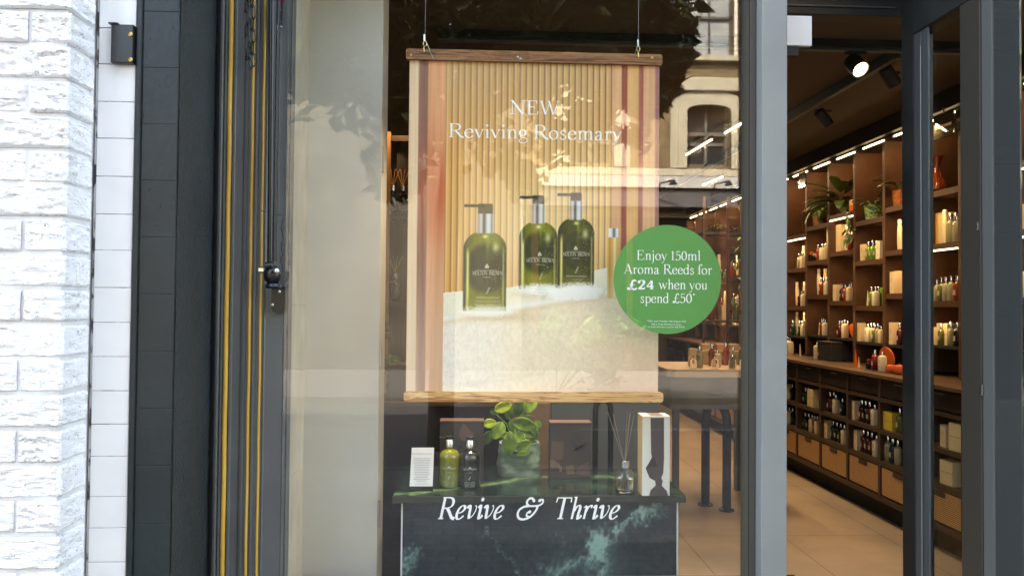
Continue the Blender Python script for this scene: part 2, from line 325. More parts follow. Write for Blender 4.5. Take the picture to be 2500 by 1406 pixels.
def sans(mb, txt, size, o, align='CENTER', spacing=1.0):       # tiny printed lines with the built-in typeface
    cu = bpy.data.curves.new('t', 'FONT'); cu.body = txt; cu.size = size; cu.align_x = align; cu.space_line = spacing; cu.resolution_u = 1
    ob = bpy.data.objects.new('t', cu); COL.objects.link(ob)
    dg = bpy.context.evaluated_depsgraph_get(); me = bpy.data.meshes.new_from_object(ob.evaluated_get(dg))
    o = Vector(o); mb.add([(o.x+p.co.x, o.y, o.z+p.co.y) for p in me.vertices], [tuple(p.vertices) for p in me.polygons])
    bpy.data.objects.remove(ob); bpy.data.meshes.remove(me); return mb
# ------------------------------------------------------------------ shared materials
m_grey = mat('grey_paint', (.094, .101, .10, 1), rough=.38, col2=(.112, .12, .117, 1), nscale=5, bump=.05, bscale=180)
m_column = mat('column_paint', (.20, .222, .222, 1), rough=.5, col2=(.225, .245, .245, 1), nscale=3, bump=.12, bscale=260)
m_dark = mat('dark_paint', (.014, .016, .016, 1), rough=.4, spec=.3, col2=(.03, .033, .032, 1), nscale=4)
m_dark2 = mat('dark_slate_paint', (.055, .066, .072, 1), rough=.4, col2=(.065, .076, .08, 1), nscale=3)
m_gold = mat('gold_paint', (.66, .40, .07, 1), rough=.38, col2=(.55, .30, .045, 1), nscale=12, stretch=(1, 1, .15), bump=.1, bscale=60)
m_black = mat('black_metal', (.008, .009, .01, 1), rough=.25, bump=.06, bscale=120)
m_blackm = mat('black_matt', (.012, .012, .012, 1), rough=.6)
m_chrome = mat('chrome', (.8, .8, .8, 1), rough=.12, metal=1)
m_steel = mat('steel', (.5, .5, .5, 1), rough=.3, metal=1)
m_brass = mat('brass', (.6, .42, .15, 1), rough=.3, metal=1)
m_glass = glassmat('window_glass', .062)
m_glass2 = glassmat('side_glass', .05, (.9, .92, .9, 1))
m_white = mat('white_vinyl', (.93, .93, .92, 1), rough=.45)
m_cream = mat('cream_lettering', (.95, .92, .82, 1), rough=.5)

# ------------------------------------------------------------------ ground, road, street
m_pave = brickmat('paving', (.105, .10, .095, 1), (.14, .135, .125, 1), (.04, .04, .038, 1), .2, .1, .005, .8, 'XY', noiseamt=.35)
struct(MB().box(-14, 16, -4.05, -.16, -.35, -.1), 'pavement', m_pave)
struct(MB().box(-14, 16, -4.2, -4.052, -.35, -.095), 'kerb', mat('granite', (.14, .135, .13, 1), rough=.8, col2=(.11, .11, .11, 1), nscale=60))
struct(MB().box(-60, 70, -60, 60, -.8, -.36), 'ground', mat('earth', (.08, .08, .08, 1), rough=.9))
struct(MB().box(-14, 16, -9.2, -4.202, -.34, -.2), 'road', mat('asphalt', (.05, .05, .052, 1), rough=.8, col2=(.075, .075, .075, 1), nscale=40, bump=.4, bscale=300))
struct(MB().box(1.3, 16, -4.55, -4.45, -.198, -.196).box(1.3, 16, -6.85, -6.75, -.198, -.196), 'road_marking', mat('road_paint', (.32, .32, .31, 1), rough=.7, col2=(.2, .2, .19, 1), nscale=30))
struct(MB().box(-14, 16, -14.0, -9.202, -.35, -.1), 'far_pavement', mat('far_paving', (.12, .115, .11, 1), rough=.85, col2=(.09, .09, .085, 1), nscale=6))

# building over the road, seen in the window glass
def refl(px, py, d): p = aY(px, py, d); return Vector((p.x, -p.y, p.z))
def wall_holes(mb, x0, x1, z0, z1, y0, y1, holes):
    xs = sorted({x0, x1, *[h[0] for h in holes], *[h[1] for h in holes]}); zs = sorted({z0, z1, *[h[2] for h in holes], *[h[3] for h in holes]})
    for i in range(len(xs)-1):
        j = 0
        while j < len(zs)-1:
            cx = (xs[i]+xs[i+1])/2; solid = lambda q: not any(h[0] < cx < h[1] and h[2] < (zs[q]+zs[q+1])/2 < h[3] for h in holes)
            if solid(j):
                k = j
                while k+1 < len(zs)-1 and solid(k+1): k += 1
                mb.box(xs[i], xs[i+1], y0, y1, zs[j], zs[k+1]); j = k+1
            else: j += 1
    return mb
BY = -14.0
t = T('brick_building', 'yellow brick building over the road mirrored in the right side of the window', 'building', (6, BY, -.1))
uw = [(4.66, 5.7, 6.92, 8.75), (2.2, 3.2, 6.92, 8.75), (8.1, 9.1, 6.92, 8.75), (11.2, 12.2, 6.92, 8.75)]
aw = [(4.62, 5.62, 4.45, 5.85), (8.0, 9.1, 4.45, 5.85), (2.0, 3.0, 4.45, 5.85), (11.1, 12.2, 4.45, 5.85)]
m_sb = brickmat('stock_brick', (.20, .145, .07, 1), (.10, .072, .04, 1), (.15, .125, .085, 1), .23, .085, .014, .9, 'XZ', noiseamt=.8)
P(wall_holes(MB(), 1.0, 14, 3.3, 12.5, BY-.4, BY, uw+aw), 'wall', m_sb, t)
m_st = mat('stucco', (.36, .345, .27, 1), rough=.8, col2=(.44, .42, .34, 1), nscale=3, bump=.1)
m_wfr = mat('white_frame', (.6, .6, .56, 1), rough=.5)
m_pane = mat('far_pane', (.03, .035, .04, 1), rough=.03, spec=.9, coat=1)
m_blind = mat('pale_blind', (.36, .38, .38, 1), rough=.3, col2=(.20, .24, .27, 1), nscale=1.2, stretch=(.3, 1, 3))
P(MB().bbox(.98, 14.02, BY+.002, BY+.12, 6.12, 6.42, .02).bbox(.98, 14.02, BY+.003, BY+.08, 4.22, 4.38, .02), 'stucco_band', m_st, t)
for (a, b, c, d) in uw:
    f = P(MB().box(a-.07, a, BY-.02, BY+.02, c, d).box(b, b+.07, BY-.02, BY+.02, c, d).box(a-.07, b+.07, BY-.02, BY+.02, d, d+.08), 'window', m_wfr, t)
    P(MB().bbox(a-.2, b+.25, BY+.004, BY+.14, c-.13, c-.003, .01), 'sill', m_st, f)
    P(MB().box(a+.003, b-.003, BY-.2, BY-.18, c+.003, d-.003), 'pane', m_blind, f)
    P(MB().box(a+.01, b-.01, BY-.178, BY-.12, (c+d)/2-.03, (c+d)/2+.03).box(a+.01, a+.06, BY-.178, BY-.12, c+.01, d-.01).box(b-.06, b-.01, BY-.178, BY-.12, c+.01, d-.01).box((a+b)/2-.015, (a+b)/2+.015, BY-.177, BY-.14, c+.01, d-.01).box(a+.061, b-.061, BY-.178, BY-.12, c+.01, c+.07), 'glazing_bar', mat('far_bar', (.07, .06, .06, 1)), f)
for (a, b, c, d) in aw:
    mb = MB(); w = b-a; cx = (a+b)/2
    # moulded surround with a shallow arched head, two steps
    for o_, y_ in ((.36, .05), (.2, .1)):
        arc = lambda ww, zz, rise: [(cx+ww/2*math.cos(math.pi*(1-k/10)), zz+rise*math.sin(math.pi*k/10)) for k in range(11)]
        outer = [(a-o_, c-.05), (a-o_, d-.2)]+[(cx-(w/2+o_)*math.cos(math.pi*k/12), d-.2+(.16+o_)*math.sin(math.pi*k/12)**.8) for k in range(1, 12)]+[(b+o_, d-.2), (b+o_, c-.05)]
        inner = [(b, c-.05), (b, d-.2)]+[(cx+(w/2)*math.cos(math.pi*k/12), d-.2+.17*math.sin(math.pi*k/12)**.8) for k in range(1, 12)]+[(a, d-.2), (a, c-.05)]
        n = len(outer)
        for k in range(n-1):
            q = [outer[k], outer[k+1], inner[n-2-k], inner[n-1-k]]
            mb.prism(q, (0, y_, 0), (0, BY+.001, 0))
    f = P(mb, 'window', m_st, t)
    P(MB().box(a+.003, b-.003, BY-.25, BY-.23, c+.003, d-.003), 'pane', m_pane, f)
    P(MB().box(cx-.03, cx+.03, BY-.228, BY-.17, c+.01, d-.01).box(a+.01, b-.01, BY-.227, BY-.16, (c+d)/2+.02, (c+d)/2+.1).box(a+.01, a+.07, BY-.228, BY-.17, c+.01, d-.01).box(b-.07, b-.01, BY-.228, BY-.17, c+.01, d-.01).box(a+.071, b-.071, BY-.228, BY-.17, c+.01, c+.08).box(a+.071, b-.071, BY-.229, BY-.19, c+.5, c+.57), 'glazing_bar', mat('far_grey_bar', (.12, .12, .11, 1)), f)
P(MB().bbox(.98, 14.02, BY+.005, BY+.3, 3.92, 4.17, .01), 'fascia', mat('white_fascia', (.44, .45, .46, 1), rough=.6), t)
P(MB().bbox(.98, 14.02, BY+.004, BY+.22, 3.5, 3.9, .02), 'cornice', mat('grey_fascia', (.10, .10, .11, 1), rough=.6), t)
P(MB().box(1, 14, BY-.35, BY-.1, -.1, 3.3), 'shopfront', mat('dark_shopfront', (.015, .016, .018, 1), rough=.2), t)
for x in (1.2, 3.3, 5.4, 7.5, 9.6): P(MB().box(x, x+.14, BY-.098, BY+.02, -.1, 3.48), 'pilaster', mat('oxblood', (.05, .02, .015, 1), rough=.5), t)
for x in (3.9, 5.1, 7.6):
    l = P(MB().tube([(x, BY+.3, 3.75), (x+.02, BY+.5, 3.98), (x+.25, BY+.62, 4.02)], .02, 6).lathe([(.03, .04), (.09, -.06)], (x+.27, BY+.63, 4.0), 10), 'gooseneck_lamp', m_black, t)

t = T('rendered_building', 'plain rendered building over the road mirrored behind the tree', 'building', (-6, BY, -.1))
hl = [(x, x+1.0, z, z+1.5) for x in (-11.5, -9.4) for z in (3.8,)]
P(wall_holes(MB(), -13, .97, -.1, 6.3, BY-.45, BY-.05, hl), 'wall', mat('pale_render', (.06, .056, .048, 1), rough=.8, col2=(.09, .085, .07, 1), nscale=1.5), t)
for a, b, c, d in hl:
    f = P(MB().box(a+.003, b-.003, BY-.3, BY-.28, c+.003, d-.003), 'window', m_pane, t); P(MB().box(a+.01, b-.01, BY-.278, BY-.22, (c+d)/2-.03, (c+d)/2+.03), 'glazing_bar', m_wfr, f)

# tree at the kerb, seen in the glass
def leafy(mb, n, blobs, size):
    for _ in range(n):
        c, r = random.choice(blobs); d = Vector((random.gauss(0, 1), random.gauss(0, 1), random.gauss(0, 1))).normalized()
        p = Vector(c)+Vector((d.x*r[0], d.y*r[1], d.z*r[2]))*min(1.25,abs(random.gauss(0,.62)))
        a = Vector((random.gauss(0, 1), random.gauss(0, 1), random.gauss(0, .7))).normalized(); b = a.cross(Vector((random.gauss(0, 1), random.gauss(0, 1), 1)).normalized()).normalized()
        s = size*random.uniform(.7, 1.4); k = len(mb.v); m_ = a.cross(b)*s*.18
        mb.v += [tuple(p-a*s), tuple(p+b*s*.5+m_-a*s*.2), tuple(p+a*s*1.1), tuple(p-b*s*.5+m_-a*s*.2)]
        mb.f += [(k, k+1, k+2), (k, k+2, k+3)]
    return mb
tr = T('street_tree', 'leafy street tree with dark crown mirrored across the top of the window', 'tree', (-.35, -5.0, -.1))
bl = []
for (px, py, r) in ((960, 30, .8), (1080, -40, 1.0), (1250, -20, .95), (1400, 30, .75), (1520, 30, .6), (1590, 0, .42), (1628, 110, .24), (1612, 190, .17), (1480, 150, .42), (1340, 110, .5), (1180, 90, .5), (980, 170, .5), (890, 60, .7), (800, -20, .8), (1000, 300, .35), (1560, -120, .8), (1300, -220, 1.1), (1060, -240, 1.1), (880, 180, .45), (780, 140, .5), (960, 420, .25), (1595, 245, .11), (720, 40, .6)):
    p = refl(px, py, 4.9); bl.append((p, (r, .8*r+.2, r)))
sp = [(refl(a, b, 4.9), (r, r, r)) for a, b, r in ((1230, 400, .3), (1290, 440, .22), (1360, 330, .26), (1450, 300, .2), (1320, 250, .3), (1550, 330, .14), (1570, 260, .16), (1500, 230, .22), (1180, 300, .3))]
P(leafy(leafy(MB(), 17000, bl, .105), 900, sp, .085), 'crown', mat('tree_leaf', (.055, .085, .022, 1), rough=.45, col2=(.028, .05, .014, 1), nscale=2.5), tr)
mb = MB().tube([(-.35, -5, -.1), (-.33, -5, 1.5), (-.25, -5.02, 3.0), (-.05, -5.05, 4.2), (.2, -5, 5.6)], [.14, .12, .11, .07, .03], 10)
for e in ((1.6, 3.9), (-1.6, 4.4), (2.3, 4.7), (.9, 5.0), (-.9, 5.2), (-2.2, 3.9)): mb.tube([(-.22, -5.02, 3.1), (e[0]*.5, -5.0, (3.2+e[1])/2+.1), (e[0], -4.95, e[1])], [.07, .045, .012], 7)
P(mb, 'trunk', mat('bark', (.06, .045, .035, 1), rough=.9, bump=.5), tr, smooth=True)

for nm, lab, spots, d_ in (('sapling', 'sunlit young tree over the road mirrored as green patches on the poster', ((1030, 180, .34), (1085, 330, .28), (1150, 180, .24), (1010, 430, .22), (1100, 390, .16)), 9.8),
                           ('planter_shrub', 'sunlit green shrub over the road mirrored low on the poster', ((1360, 795, .26), (1440, 835, .3), (1480, 900, .34), (1530, 800, .2)), 9.6)):
    bl = [(refl(a, b, d_), (r, r*.7, r)) for a, b, r in spots]; c0 = refl(spots[0][0], 700, d_); tt = T(nm, lab, 'tree' if nm == 'sapling' else 'shrub', (c0.x, c0.y, -.1))
    P(leafy(MB(), 900, bl, .1), 'crown', mat('sunlit_leaf', (.09, .22, .04, 1), rough=.5, col2=(.05, .13, .02, 1), nscale=5), tt)
    mb = MB()
    for b, r in bl: mb.tube([(c0.x, c0.y, -.1), ((c0.x+b.x)/2, c0.y, (b.z-.1)*.6), tuple(b)], [.05, .035, .01] if nm == 'sapling' else [.02, .015, .006], 6)
    P(mb, 'trunk', MATS['bark'], tt, smooth=True)

# ------------------------------------------------------------------ shop building shell
m_up = brickmat('upper_brick', (.3, .22, .15, 1), (.22, .16, .11, 1), (.2, .18, .15, 1), .23, .075, .01, .9, 'XZ')
struct(MB().box(-12, 12, -.1, 8.4, 3.2, 9.5).box(-12, -3.3, 0, 8.4, -.1, 3.2).box(3.35, 12, 0, 8.4, -.1, 3.2), 'building_shell', m_up)
m_floor = brickmat('floor_tile', (.40, .29, .18, 1), (.43, .31, .195, 1), (.10, .065, .035, 1), .602, 1.2, .0022, .42, 'XY', .05, 0, noiseamt=.35)
fl = struct(MB().box(-3.3, 3.35, -.1, 8, -.12, 0), 'shop_floor', m_floor); 
fl.data.transform(Matrix.Translation((-.008, -.63, 0))); fl.location = (.008, .63, 0)
m_ceil = mat('brown_ceiling', (.075, .055, .038, 1), rough=.8)
struct(MB().box(-3.3, 3.35, .3, 8, 2.66, 2.9), 'shop_ceiling', m_ceil)
m_wallb = mat('brown_wall', (.05, .036, .026, 1), rough=.7)
struct(MB().box(-3.3, 3.35, 7.7, 8, 0, 2.66), 'shop_back_wall', m_wallb)
struct(MB().box(3.16, 3.35, -.1, 7.7, 0, 2.66), 'shop_side_wall', m_wallb)
struct(MB().box(-3.3, -3.1, .3, 7.7, 0, 2.66), 'shop_left_wall', m_wallb)
struct(MB().box(-3.3, 3.35, -.1, .3, 2.78, 3.2), 'lobby_soffit', m_dark)
struct(MB().box(1.05, 1.598, -.1, 1.15, .001, .012), 'doormat', mat('doormat', (.03, .012, .008, 1), rough=.95, bump=.6, bscale=400))

# ------------------------------------------------------------------ white rock-faced brick pier
XP = -1.1366
t = T('white_brick_pier', 'white painted rock faced brick pier at the left edge of the shopfront', 'brick pier', (-1.5, -.38, -.1))
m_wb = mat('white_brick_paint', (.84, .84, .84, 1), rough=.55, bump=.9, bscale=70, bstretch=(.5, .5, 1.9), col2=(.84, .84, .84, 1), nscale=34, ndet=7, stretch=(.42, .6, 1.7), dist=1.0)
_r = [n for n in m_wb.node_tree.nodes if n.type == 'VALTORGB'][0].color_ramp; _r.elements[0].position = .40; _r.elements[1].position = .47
for _p, _c in ((.424, .84), (.4345, .10), (.445, .84)): _r.elements.new(_p).color = (_c, _c, _c, 1)  # thin dark bands: crevice shade painted into the white brick colour
m_wm = mat('white_mortar', (.66, .66, .66, 1), rough=.8, bump=.6, bscale=60, col2=(.8, .8, .8, 1), nscale=12)
P(MB().box(-2.4, XP-.011, -.4495, -.05, -.1, 3.2), 'mortar', m_wm, t)
def rockface(mb, o, u, v, nrm, wu, hv, nu, nv, seed, amp):
    o, u, v, nrm = Vector(o), Vector(u), Vector(v), Vector(nrm); k = len(mb.v)
    for j in range(nv+1):
        for i in range(nu+1):
            a, b = i/nu, j/nv; e = min(a*wu, (1-a)*wu, b*hv, (1-b)*hv); ed = min(e/.007, 1)
            q = o+u*(a*wu)+v*(b*hv)
            h = noise.fractal(Vector((a*wu*16+seed*7.3, seed*3.1, b*hv*48)), 1.0, 2.1, 5)
            h2 = abs(noise.fractal(Vector((a*wu*11-seed*5, b*hv*62+3*a, seed)), 1.0, 2.0, 3))
            jj = noise.noise(Vector((a*wu*30, b*hv*30, seed)))*.0012
            q += nrm*(amp*(.55*h-1.1*max(0, .3-h2)*1.3)*ed-.010*(1-ed)**2)+u*jj+v*jj
            mb.v.append(tuple(q))
    for j in range(nv):
        for i in range(nu): a = k+j*(nu+1)+i; mb.f.append((a, a+1, a+nu+2, a+nu+1))
m1, m2 = MB(), MB(); RH = .0965; z = -.06; row = 0
while z < 3.15:
    zh = RH-.011; x = XP; first = .118 if row % 2 == 0 else .222
    first += random.uniform(-.006, .006); w = first
    tilt = random.uniform(-.0025, .0025)
    while x > -2.35:
        x0 = x-w+.009; pj = random.uniform(-.003, .004)
        if x0 < -2.38: break
        rockface(m1, (x0, -.46-pj, z+tilt), (1, 0, 0), (0, 0, 1), (0, -1, 0), w-.009 if x != XP else x-x0, zh, 30 if x0 > -1.6 else 8, 16 if x0 > -1.6 else 6, row*13.7+x0*3, random.choice((.007, .010, .013, .016)))
        x -= w; w = .222
    for yy, ww in (((-.458, .146),) if row % 3 else ((-.458, .069), (-.388, .076))):
        rockface(m2, (XP+random.uniform(-.001, .001), yy, z+tilt), (0, 1, 0), (0, 0, 1), (1, 0, 0), ww-.001, zh, 22 if ww > .1 else 12, 14, row*3.1+yy*90, random.choice((.004, .007, .010)))
    z += RH; row += 1
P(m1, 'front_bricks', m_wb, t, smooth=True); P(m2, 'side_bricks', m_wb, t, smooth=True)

# white glazed tile strip
t = T('white_tile_pier', 'narrow strip of stacked white painted tiles between brick pier and dark pilaster', 'tile pier', (-1.07, -.3, -.1))
zs = [2.5, 2.39, 2.277, 2.163, 2.055, 1.942, 1.833, 1.719, 1.607, 1.5, 1.389, 1.286, 1.185, 1.085, .986, .892, .774, .682, .583, .47, .36, .25, .14, .03, -.1]
zs = [3.2, 3.09, 2.98, 2.86, 2.74, 2.62]+zs
mb = MB()
for a, b in zip(zs, zs[1:]):
    g = random.choice((.0007, .0012, .0005)); mb.bbox(XP+.004, -1.0245, -.302-random.uniform(0, .0015), -.27, b+g, a-g, .0016)
P(mb, 'tiles', mat('white_tile', (.78, .785, .77, 1), rough=.22, col2=(.82, .82, .805, 1), nscale=8, bump=.06, bscale=25), t)
P(MB().box(XP-.004, -1.016, -.2985, -.06, -.1, 3.2), 'backing', mat('tile_grout', (.5, .5, .5, 1), col2=(.05, .05, .05, 1), nscale=22, stretch=(1, 1, .6), ramp=(.5, .56)), t)

# black bracket box on the white tiles
p0, p1 = aY(279, 160, -.3), aY(333, 68, -.3)
t = T('bracket_box', 'small black metal box with two brass screws on white tiles', 'wall bracket', (p0.x, -.3, p0.z))
P(MB().bbox(p0.x, -1.0225, -.325, -.303, p0.z, p1.z, .0025), 'body', m_black, t)
P(MB().box(p0.x-.007, p0.x+.02, -.328, -.3, p1.z+.0005, p1.z+.004), 'flange', m_black, t)
for py in (85, 147):
    q = aY(319, py, -.325); P(MB().lathe([(.0068, 0), (.0068, .002), (.004, .0035), (.0035, .002), (.001, .0015)], (0, 0, 0), 14).xf(Matrix.Translation(q) @ Matrix.Rotation(math.pi/2, 4, 'X')), 'screw', m_brass, t)

# dark glazed tile pilaster
t = T('dark_tile_pilaster', 'dark slate painted tile pilaster left of the shop window', 'pilaster', (-.95, -.3, -.1))
m_pt = mat('dark_glaze', (.014, .021, .022, 1), rough=.36, spec=.38, col2=(.022, .030, .031, 1), nscale=3, bump=.3, bscale=42, rvar=.05)
m_pt2 = mat('dark_glaze_rough', (.033, .041, .043, 1), rough=.3, col2=(.043, .052, .053, 1), nscale=3, bump=1.0, bscale=95)
zt = [2.216-.169*k for k in range(-6, 14)]
mb = MB()
for a, b in zip(zt, zt[1:]): mb.bbox(-1.003+random.uniform(-.001, .001), -.899, -.302-random.uniform(0, .0012), -.27, b+.0004, a-.0004, .0012)
P(MB().box(-1.011, -.8975, -.3008, .02, -.1, 3.2), 'core', m_pt, t)
P(MB().bbox(-1.0215, -1.0045, -.31, -.05, -.1, 3.2, .003), 'edge_trim', m_pt, t)
mt = mb; mb = MB()   # wavy painted side face
ny, nz = 40, 420; k0 = 0
for j in range(nz+1):
    for i in range(ny+1):
        y = -.3+.315*i/ny; zz = -.1+3.3*j/nz
        h = noise.fractal(Vector((0, y*26, zz*26)), 1, 2, 3)*.0008+noise.fractal(Vector((5, y*7, zz*5)), 1, 2, 2)*.0012
        mb.v.append((-.8952+h, y, zz))
mb.f += [(j*(ny+1)+i, j*(ny+1)+i+1, (j+1)*(ny+1)+i+1, (j+1)*(ny+1)+i) for j in range(nz) for i in range(ny)]
P(mb, 'side_face', m_pt2, t, smooth=True)
mb = mt
for _ in range(120):       # drips and crumbs under the paint
    zz = random.uniform(.2, 2.45) if random.random() < .5 else random.uniform(1.6, 2.45); xx = random.choice((random.gauss(-.9, .004), random.uniform(-1, -.9)))
    mb.ball((min(xx, -.8975), -.3022, zz), random.uniform(.0008, .002), 4, (1, .8, random.uniform(.8, 3)))
P(mb, 'front_tiles', m_pt, t)

# ------------------------------------------------------------------ shop window
sw = T('shop_window', 'large shop window with grey moulded timber frame and clear glass', 'shop window', (.1, 0, -.1))
def Xp(px, Y): return aY(px, 700, Y).x
prof = [(519, .02), (526, .0), (528, -.014), (533, -.016), (537, -.014), (539, .0), (541, -.006), (545, -.006), (548, .004), (560, .006), (563, .0), (567, .012), (570, .014),
        (589, .014), (591, .008), (597, .006), (601, .014), (603, .012), (616, .014), (619, .008), (624, .008), (627, .022), (644, .024), (646, .018), (650, .022), (692, .022), (694, .030), (701, .032), (703, .038), (706, .04), (708, .058)]
pv = [(Xp(px, y), y) for px, y in prof]; mb = MB()
for a, b in zip(pv, pv[1:]): mb.add([(a[0], a[1], .28), (b[0], b[1], .28), (b[0], b[1], 3.2), (a[0], a[1], 3.2)], [(0, 1, 2, 3)])
mb.add([(pv[-1][0], .058, .28), (pv[-1][0], .09, .28), (pv[-1][0], .09, 3.2), (pv[-1][0], .058, 3.2)], [(0, 1, 2, 3)])
P(mb, 'frame_moulding', m_grey, sw)
for px, w, y in ((554, 5.6, .003), (610.5, 3.6, .012), (637, 3.2, .022)):
    r = w/1850*2.6; xx = Xp(px, y)
    P(MB().tube([(xx+.0007*math.sin(k*1.7), y, .28+k*.1) for k in range(30)], r, 12), 'gold_bead', m_gold, sw, smooth=True)
xx = Xp(702.3, .03)
P(MB().tube([(xx+.0006*math.sin(k*2.3)*(k % 3), .034, .28+k*.05) for k in range(59)], .0014, 5), 'sealant', m_blackm, sw)
# glass pane and the other members
gx0, gx1 = Xp(706, .06), Xp(1829, .02)
P(MB().box(gx0, gx1+.02, .0, .006, .405, 2.775), 'glass', m_glass, sw)
P(MB().bbox(gx0-.003, gx1, -.05, .06, .28, .403, .003).box(gx0-.003, gx1, -.03, .05, 0, .278), 'bottom_rail', m_grey, sw)
m_rev = mat('bronze_grey_paint', (.075, .072, .06, 1), rough=.4)
xr = Xp(1860, -.1)
P(MB().bbox(gx1, xr-.026, -.012, .03, .28, 2.775, .002).bbox(xr-.0255, xr-.002, -.05, .03, .28, 2.775, .002), 'side_frame', m_rev, sw)
P(MB().tube([(xr-.0262, -.0505, .3+.08*k) for k in range(31)], .0012, 5), 'sealant', m_blackm, sw)
co = T('grey_column', 'pale grey painted column between shop window and doorway', 'column', (1.0, 0, 0))
P(MB().bbox(xr-.0005, Xp(1922, -.1), -.1, .034, -.1, 2.778, .003), 'shaft', m_column, co)

# stone reveal and cream panel inside the glass
t = T('stone_reveal', 'pale limestone strip standing inside the left edge of window glass', 'stone reveal', (-.64, .2, 0))
m_stone = mat('limestone', (.48, .42, .31, 1), rough=.7, col2=(.58, .53, .42, 1), nscale=9, stretch=(1, 1, .5), bump=.15, bscale=90)
xs = Xp(709, .062)
P(MB().box(xs-.05, xs, .0905, .299, .3, .74).box(xs-.05, xs-.0005, .0905, .299, .741, 1.34).box(xs-.05, xs, .0905, .299, 1.341, 2.775), 'blocks', m_stone, t)
xa, xb = Xp(742, .3), Xp(928, .3)
t = T('display_board', 'tall plain cream display panel behind left side of the window', 'display panel', ((xa+xb)/2, .33, 0))
P(MB().bbox(xs-.04, xb, .3, .47, .0, 2.655, .002), 'board', mat('cream_board', (.50, .485, .41, 1), rough=.45, col2=(.55, .53, .455, 1), nscale=2, stretch=(1, 1, .3)), t)
for zc in (1.1, .5, 1.85):
    P(MB().bbox(xb+.0005, xb+.006, .305, .325, zc, zc+.1, .0015), 'hinge', m_steel, t)

# window poster ---------------------------------------------------------------
PY = .12
pl, prr = -.2495, .6575; pt, pb = 2.232, 1.030
hp = T('hanging_poster', 'large bath oil poster in wooden hanger rails hung inside the window', 'poster', ((pl+prr)/2, PY, 1.0))
rng = np.random.RandomState(3)
def smooth_noise(nx, ny, sx, sy):
    a = rng.rand(int(sy)+2, int(sx)+2); X = np.linspace(0, sx, nx); Y = np.linspace(0, sy, ny)
    xi, yi = X.astype(int), Y.astype(int); fx, fy = X-xi, Y-yi; fx = fx*fx*(3-2*fx); fy = fy*fy*(3-2*fy)
    A = a[yi][:, xi]; B = a[yi][:, xi+1]; Cc = a[yi+1][:, xi]; D = a[yi+1][:, xi+1]
    return (A*(1-fx)+B*fx)*(1-fy)[:, None]+(Cc*(1-fx)+D*fx)*fy[:, None]
def sst(a, b, x): t_ = np.clip((x-a)/(b-a), 0, 1); return t_*t_*(3-2*t_)
